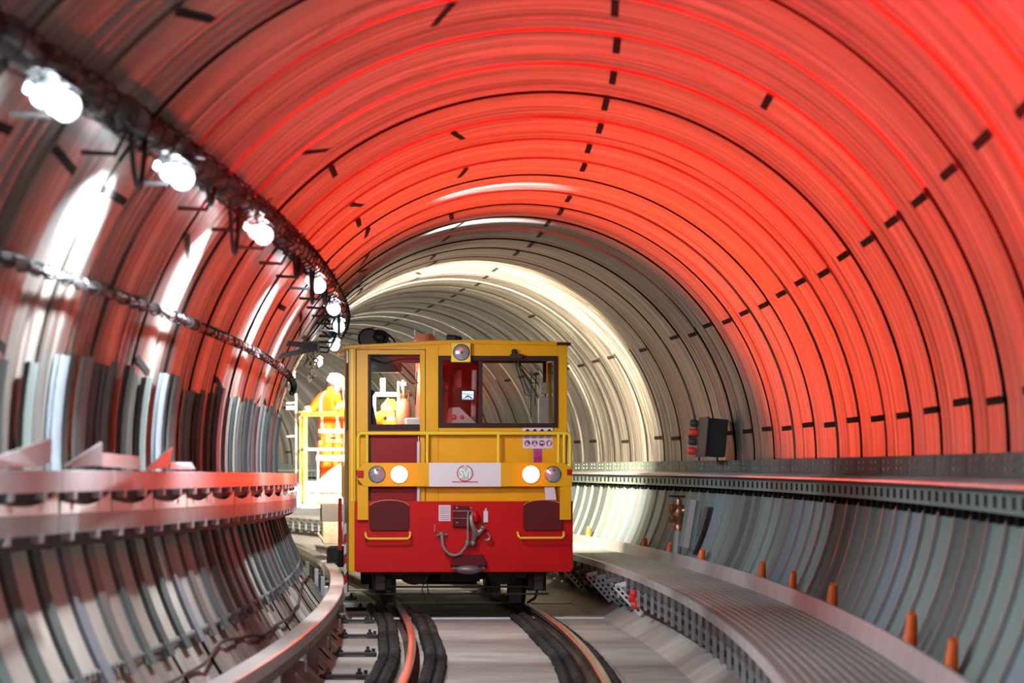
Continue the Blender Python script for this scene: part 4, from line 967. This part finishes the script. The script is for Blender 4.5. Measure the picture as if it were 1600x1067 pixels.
m = MB(); m.add([B(500, 752, .2), B(534, 752, .2), B(534, 722, .2), B(512, 736, .2), B(500, 748, .2), B(500, 752, .5), B(534, 752, .5), B(534, 722, .5), B(512, 736, .5), B(500, 748, .5)], [(0, 1, 2, 3, 4), (9, 8, 7, 6, 5)]+[(i, (i+1) % 5, (i+1) % 5+5, i+5) for i in range(5)]); m.build('tool_tray', 'white_metal', pf, bevel=.01)
m = MB(); a = B(461, 752, .6); b = B(464.5, 615, .6); m.box(a.x, b.x, a.y, a.y+.04, a.z, b.z)
for y in (630, 682): m.tube([B(447, y, .6), B(463, y-1, .6)], .016, 6)
m.box(B(447, 634, .6).x, B(463, 634, .6).x, B(447, 634, .6).y, B(447, 634, .6).y+.03, B(447, 640, .6).z, B(447, 634, .6).z); m.box(B(468, 800, .6).x-.15, B(470, 800, .6).x, .1, .7, -.05, .25)
m.build('outer_mast', 'white_metal', pf)

# ------------------------------------------------------------------ people
def skin_obj(name, verts, edges, radii, mt, parent, root=0, sub=2):
    me = bpy.data.meshes.new(name); me.from_pydata([tuple(v) for v in verts], edges, []); me.materials.append(M[mt])
    o = bpy.data.objects.new(name, me); COL.objects.link(o); o.parent = parent
    sk = o.modifiers.new('skin', 'SKIN'); sk.use_smooth_shade = True
    if not me.skin_vertices: 
        bm = bmesh.new(); bm.from_mesh(me); bm.verts.layers.skin.verify(); bm.to_mesh(me); bm.free()
    for i, d in enumerate(me.skin_vertices[0].data):
        r = radii[i]; d.radius = r if hasattr(r, '__len__') else (r, r); d.use_root = (i == root)
    sb = o.modifiers.new('subsurf', 'SUBSURF'); sb.levels = sub; sb.render_levels = sub; return o
def loft_fn(secs):
    """secs: (z, cx, cy, rx, ry) -> function(z, ang, off) giving the surface point"""
    secs = sorted(secs)
    def f(z, a, off=0.):
        z = max(secs[0][0], min(secs[-1][0], z))
        for s0_, s1_ in zip(secs[:-1], secs[1:]):
            if z <= s1_[0]: break
        t = (z-s0_[0])/(s1_[0]-s0_[0]); t = t*t*(3-2*t); v = [s0_[i]*(1-t)+s1_[i]*t for i in range(5)]
        ca, sa = math.cos(a), math.sin(a); e = .85
        return Vector((v[1]+(v[3]+off)*math.copysign(abs(ca)**e, ca), v[2]+(v[4]+off)*math.copysign(abs(sa)**e, sa), z))
    return f
def loft(m, f, z0, z1, n=16, k=24, off=0., mi=0):
    vs = [f(z0+(z1-z0)*i/n, 2*PI*j/k, off) for i in range(n+1) for j in range(k)]
    fs = [(i*k+j, i*k+(j+1) % k, (i+1)*k+(j+1) % k, (i+1)*k+j) for i in range(n) for j in range(k)]
    return m.add(vs, fs+[tuple(range(k-1, -1, -1)), tuple(range(n*k, n*k+k))], mi)
def hand(o, parent, wrist, dirv, palmn, curl, mt, name='glove', sc=1.0):
    """five separate fingers on a palm"""
    d = Vector(dirv).normalized(); n = Vector(palmn); n = (n-d*n.dot(d)).normalized(); s_ = d.cross(n)
    V = [Vector(wrist), Vector(wrist)+d*.045*sc]; E = [(0, 1)]; R = [.030*sc, (.040*sc, .020*sc)]
    for k, (off, ln) in enumerate(((-.030, .070), (-.010, .082), (.011, .076), (.030, .060))):
        b = len(V); p0 = Vector(wrist)+d*.085*sc+s_*off*sc; V.append(p0); E.append((1, b)); R.append(.014*sc)
        dd = d; p_ = p0
        for j in range(3):
            a = curl*(j+1)/3.; dd = (d*math.cos(a)+n*math.sin(a)).normalized(); p_ = p_+dd*ln*sc*(.42, .33, .25)[j]; V.append(p_); E.append((len(V)-2, len(V)-1)); R.append((.0115, .0105, .009)[j]*sc)
    b = len(V); V.append(Vector(wrist)+d*.035*sc-s_*.042*sc+n*.01*sc); E.append((1, b)); R.append(.015*sc)
    V.append(V[-1]+(d*.6-s_*.4+n*.5).normalized()*.035*sc); E.append((b, b+1)); R.append(.012*sc)
    V.append(V[-1]+(d*.7+n*.7).normalized()*.028*sc); E.append((b+1, b+2)); R.append(.010*sc)
    return skin_obj(name, V, E, R, mt, parent, 1, 2)
def head_parts(o, parent, c, yaw, pitch, helmet, sc=1.0):
    Rm = Matrix.Translation(c) @ Matrix.Rotation(yaw, 4, 'Z') @ Matrix.Rotation(pitch, 4, 'X') @ Matrix.Scale(sc, 4)   # face looks along local -y
    m = MB(); pr = [(.10, .045), (.112, .05), (.122, .03), (.118, .085), (.10, .125), (.065, .152), (.03, .162), (.003, .164)]
    m.lathe([(.098, .035), (.116, .035), (.117, .06), (.112, .09), (.095, .128), (.062, .153), (.03, .162), (.003, .164)], Rm @ Matrix.Diagonal((1, 1.17, 1, 1)), 24)
    n = 13; vs = []
    for i in range(n):
        a = D(-160+140*i/(n-1)); 
        for (r_, z_) in ((.100, .040), (.150 if 2 < i < 10 else .128, .030), (.100, .048)): vs.append(Rm @ Vector((r_*math.cos(a), 1.2*r_*math.sin(a), z_)))
    m.add(vs, [(i*3+j, i*3+(j+1) % 3, (i+1)*3+(j+1) % 3, (i+1)*3+j) for i in range(n-1) for j in range(3)]+[(2, 1, 0), tuple(range((n-1)*3, n*3))])
    for k in (-.02, .0, .02): m.tube([Rm @ Vector((k, 1.17*(-.10+.2*j/8), .125+.042*math.sin(PI*j/8))) for j in range(9)], .006*sc, 5)
    m.build('helmet', helmet, parent, smooth=True)
    m = MB(); m.lathe([(.085, -.045), (.096, -.01), (.100, .05), (.09, .06)], Rm @ Matrix.Translation((0, .022, 0)) @ Matrix.Diagonal((.92, 1.0, 1, 1)), 20); m.build('hair', 'hair', parent, smooth=True)
    m = MB()
    for x in (-.032, .032): m.ball(Rm @ Vector((x, -.088, .010)), .010*sc); 
    m.build('eye', 'tape', parent, smooth=True)
    m = MB()
    for x in (-.032, .032): m.ball(Rm @ Vector((x, -.0955, .010)), .005*sc); m.tube([Rm @ Vector((x-.018, -.094, .028)), Rm @ Vector((x, -.098, .032)), Rm @ Vector((x+.018, -.092, .028))], .004*sc, 5)
    m.tube([Rm @ Vector((-.022, -.088, -.052)), Rm @ Vector((0, -.094, -.05)), Rm @ Vector((.022, -.088, -.052))], .004*sc, 5)
    m.build('face_detail', 'hair', parent, smooth=True)
    return Rm

# standing worker on the platform (all heights above the platform floor)
wk = empty('person', pf.matrix_world @ Matrix.Translation(B(516, 787, .65)), 'worker in orange hi-vis jacket and white helmet standing on the platform, looking down', 'person')
wi = wk.matrix_world.inverted() @ TM
def K(x, y, d=0.): return wi @ L(x, y, BY+.65+d)
hc = K(523, 603, 0)
Rm = head_parts(wk, wk, hc, D(62), D(22), 'helmet_white' if False else 'helmet')
f_ = lambda v: Rm @ Vector(v)
V = [K(517, 697), K(517, 676), K(515, 648), K(517, 623), K(520, 612, 0), f_((0, .0, -.02)), f_((0, .0, .06)), f_((0, -.055, -.055)),          # 0-7 spine, neck, skull, chin
     f_((0, -.095, .0)), f_((0, -.118, -.018)),                                                                                             # 8,9 nose
     K(503, 622, -.02), K(488, 636, -.06), K(476, 643, -.10),                                                                                 # left sleeve arm
     K(529, 624, -.05), K(534, 646, -.16), K(539, 655, -.20),                                                                                 # other arm
     K(511, 700, 0), K(510, 742, -.03), K(510, 781, .03), K(511, 785, -.12),
     K(523, 700, 0), K(524, 742, -.05), K(524, 781, .0), K(526, 785, -.15),
     f_((-.082, .01, .0)), f_((.082, .01, .0))]
E = [(0, 1), (1, 2), (2, 3), (3, 4), (4, 5), (5, 6), (5, 7), (5, 8), (8, 9), (3, 10), (10, 11), (11, 12), (3, 13), (13, 14), (14, 15), (0, 16), (16, 17), (17, 18), (18, 19), (0, 20), (20, 21), (21, 22), (22, 23), (5, 24), (5, 25)]
R = [.12, .11, .125, .10, .052, (.075, .085), (.072, .085), .038, .020, .012, .05, .04, .028, .05, .04, .028, .075, .055, .040, .035, .075, .055, .040, .035, .018, .018]
skin_obj('body', V, E, R, 'skin', wk, 0, 2)
# jacket
zf = lambda y: K(500, y).z; xf = lambda x: K(x, 650).x
secs = [(zf(691), xf(516.5), 0, .155, .13), (zf(676), xf(517), 0, .165, .135), (zf(655), xf(516), 0, .155, .13), (zf(636), xf(515), 0, .175, .135), (zf(622), xf(515), 0, .170, .125), (zf(614), xf(516.5), 0, .125, .10), (zf(608), xf(519), 0, .075, .075), (zf(604), xf(519.5), 0, .070, .072)]
jf = loft_fn(secs)
m = MB(); loft(m, jf, secs[0][0], zf(604.5), 22)
def sleeve(m, pts, rs, mi=0):
    P2 = [Vector(p) for p in pts]; out = []; rr = []
    for i in range(len(P2)-1):
        for t in (0, .25, .5, .75): out.append(P2[i].lerp(P2[i+1], t)); rr.append(rs[i]*(1-t)+rs[i+1]*t)
    out.append(P2[-1]); rr.append(rs[-1]); m.tube(out, rr, 14, mi)
armL = [K(506, 621, 0), K(499, 626, -.03), K(489, 638, -.06), K(479, 642, -.09)]; armR = [K(524, 621, -.03), K(530, 628, -.08), K(535, 644, -.16), K(538, 653, -.19)]
sleeve(m, armL, [.085, .075, .062, .050]); sleeve(m, armR, [.085, .080, .065, .050]); jk = m.build('jacket', 'hivis', wk, smooth=True)
m = MB()
loft(m, jf, zf(677), zf(670), 4, 24, .008); loft(m, jf, zf(650), zf(643), 4, 24, .008)
for a in (-58, -130):
    for j in range(9):
        pass
    n = 12; vs = []
    for i in range(n):
        z = zf(670)+(zf(612)-zf(670))*i/(n-1)
        for (da, off) in ((-8, -.002), (-8, .009), (8, .009), (8, -.002)): vs.append(jf(z, D(a+da), off))
    m.add(vs, [(i*4+j, i*4+(j+1) % 4, (i+1)*4+(j+1) % 4, (i+1)*4+j) for i in range(n-1) for j in range(4)])
for (A_, t, r0) in ((armL, .82, .064), (armR, .55, .074)):
    p0 = A_[2].lerp(A_[3], t) if A_ is armL else A_[1].lerp(A_[2], t); d_ = (A_[3]-A_[2]).normalized() if A_ is armL else (A_[2]-A_[1]).normalized()
    m.tube([p0-d_*.03, p0+d_*.03], r0, 14)
m.build('reflective_band', 'tape', jk, smooth=True)
m = MB(); m.box(xf(513), xf(527), -.165, -.12, zf(688), zf(679)); m.prism([(xf(507), zf(693)), (xf(535), zf(693)), (xf(535), zf(688)), (xf(529), zf(679)), (xf(508), zf(679))], -.155, -.09); pc = m.build('belt_pouch', 'orange', wk, bevel=.012)
MB().box(xf(515), xf(524), -.170, -.164, zf(686), zf(683)).build('pouch_label', 'navy', pc)
m = MB(); secs2 = [(zf(722), xf(517), 0, .165, .12), (zf(700), xf(517), 0, .17, .135), (zf(688), xf(517), 0, .16, .13)]; loft(m, loft_fn(secs2), zf(722), zf(688), 6)
for (a, b, c) in (((511, 716), (510, 742), (510, 780)), ((523, 716), (524, 742), (524, 780))): sleeve(m, [K(*a), K(b[0], b[1], -.03), K(*c)], [.10, .08, .07])
m.build('trousers', 'hivis', wk, smooth=True)
m = MB(); m.box(xf(497), xf(505), -.10, .06, zf(697), zf(688)); m.ball((xf(501), -.02, zf(694)), .05, .06, .06); m.build('side_pouch', 'orange', wk, bevel=.01)
m = MB(); m.box(xf(498), xf(508), -.09, .05, zf(688), zf(681)); m.build('belt', 'navy', wk, bevel=.01)
for x in (510, 525):
    m = MB(); c = K(x, 785, -.05); m.ball((c.x, c.y, .045), .05, .13, .045); m.tube([(c.x, c.y+.06, .04), (c.x, c.y+.06, .14)], .05, 10); m.build('boot', 'navy', wk, smooth=True)
hand(None, wk, armL[3]+Vector((-.005, 0, 0)), (-1, -.15, -.45), (0, .15, -1), 1.9, 'glove', 'glove', 1.1)
hand(None, wk, armR[3], (.35, -.35, -.5), (.5, .4, -.1), 1.6, 'orange', 'glove', 1.05)
# pole with black radio beside the worker
pl = empty('pole', pf.matrix_world @ Matrix.Translation(B(539, 787, .45)), 'thin white pole with black top held by the worker beside the cab', 'pole')
pv = pl.matrix_world.inverted() @ TM
m = MB(); q2 = lambda x, y: pv @ L(x, y, BY+.45)
m.tube([q2(539, 787), q2(538, 600)], .011, 8); m.build('shaft', 'white_metal', pl, smooth=True)
m = MB(); m.box(q2(537, 625).x-.02, q2(537, 625).x+.04, -.03, .03, q2(538, 625).z, q2(538, 610).z); m.build('grip', 'black', pl, bevel=.008)
m = MB(); m.box(q2(538, 608).x-.03, q2(538, 608).x+.03, -.03, .03, q2(538, 609).z, q2(538, 603).z); m.build('head', 'white_metal', pl, bevel=.005)

# second worker bending down behind the cab
w2 = empty('person', pf.matrix_world @ Matrix.Translation(B(602, 787, .9)), 'crouching worker in orange with yellow helmet, partly seen through the cab door window', 'person')
vi2 = w2.matrix_world.inverted() @ TM
def K2(x, y, d=0.): return vi2 @ L(x, y, BY+.9+d)
hc = K2(611, 643, 0); Rm = head_parts(w2, w2, hc, D(-50), D(30), 'yellow_light', .95); f_ = lambda v: Rm @ Vector(v)
V = [K2(606, 735), K2(606, 710), K2(608, 680), K2(610, 664), K2(611, 655), f_((0, 0, -.02)), f_((0, 0, .06)), f_((0, -.055, -.055)), f_((0, -.095, 0)), f_((0, -.118, -.018)),
     K2(596, 668, 0), K2(588, 655, -.06), K2(598, 642, -.10), K2(622, 668, 0), K2(628, 690, -.1), K2(620, 705, -.18),
     K2(600, 740), K2(596, 738, -.38), K2(597, 780, -.3), K2(597, 784, -.42), K2(613, 740), K2(618, 738, -.38), K2(617, 780, -.3), K2(617, 784, -.42)]
E = [(0, 1), (1, 2), (2, 3), (3, 4), (4, 5), (5, 6), (5, 7), (5, 8), (8, 9), (3, 10), (10, 11), (11, 12), (3, 13), (13, 14), (14, 15), (0, 16), (16, 17), (17, 18), (18, 19), (0, 20), (20, 21), (21, 22), (22, 23)]
R = [.12, .11, .125, .10, .052, (.075, .085), (.072, .085), .038, .02, .012, .05, .04, .028, .05, .04, .028, .075, .055, .04, .035, .075, .055, .04, .035]
skin_obj('body', V, E, R, 'skin', w2)
z2 = lambda y: K2(600, y).z; x2 = lambda x: K2(x, 650).x
secs = [(z2(738), x2(606), 0, .17, .15), (z2(705), x2(607), 0, .165, .14), (z2(675), x2(609), 0, .185, .14), (z2(664), x2(610), 0, .13, .10), (z2(657), x2(611), 0, .07, .07)]
m = MB(); loft(m, loft_fn(secs), z2(738), z2(657), 14); sleeve(m, [K2(601, 668), K2(590, 657, -.06), K2(597, 645, -.10)], [.08, .062, .05]); sleeve(m, [K2(619, 668), K2(627, 689, -.1), K2(621, 703, -.17)], [.08, .062, .05]); m.build('jacket', 'hivis', w2, smooth=True)
m = MB()
for (a, b, c) in ((V[16], V[17], V[18]), (V[20], V[21], V[22])): sleeve(m, [a, b, c], [.105, .085, .07])
m.build('trousers', 'hivis', w2, smooth=True)
hand(None, w2, K2(598, 642, -.10), (.25, -.1, .9), (1, 0, 0), .5, 'skin', 'hand', 1.15); hand(None, w2, K2(620, 705, -.18), (-.3, -.2, -.7), (0, .5, -.5), .6, 'skin', 'hand', 1.0)
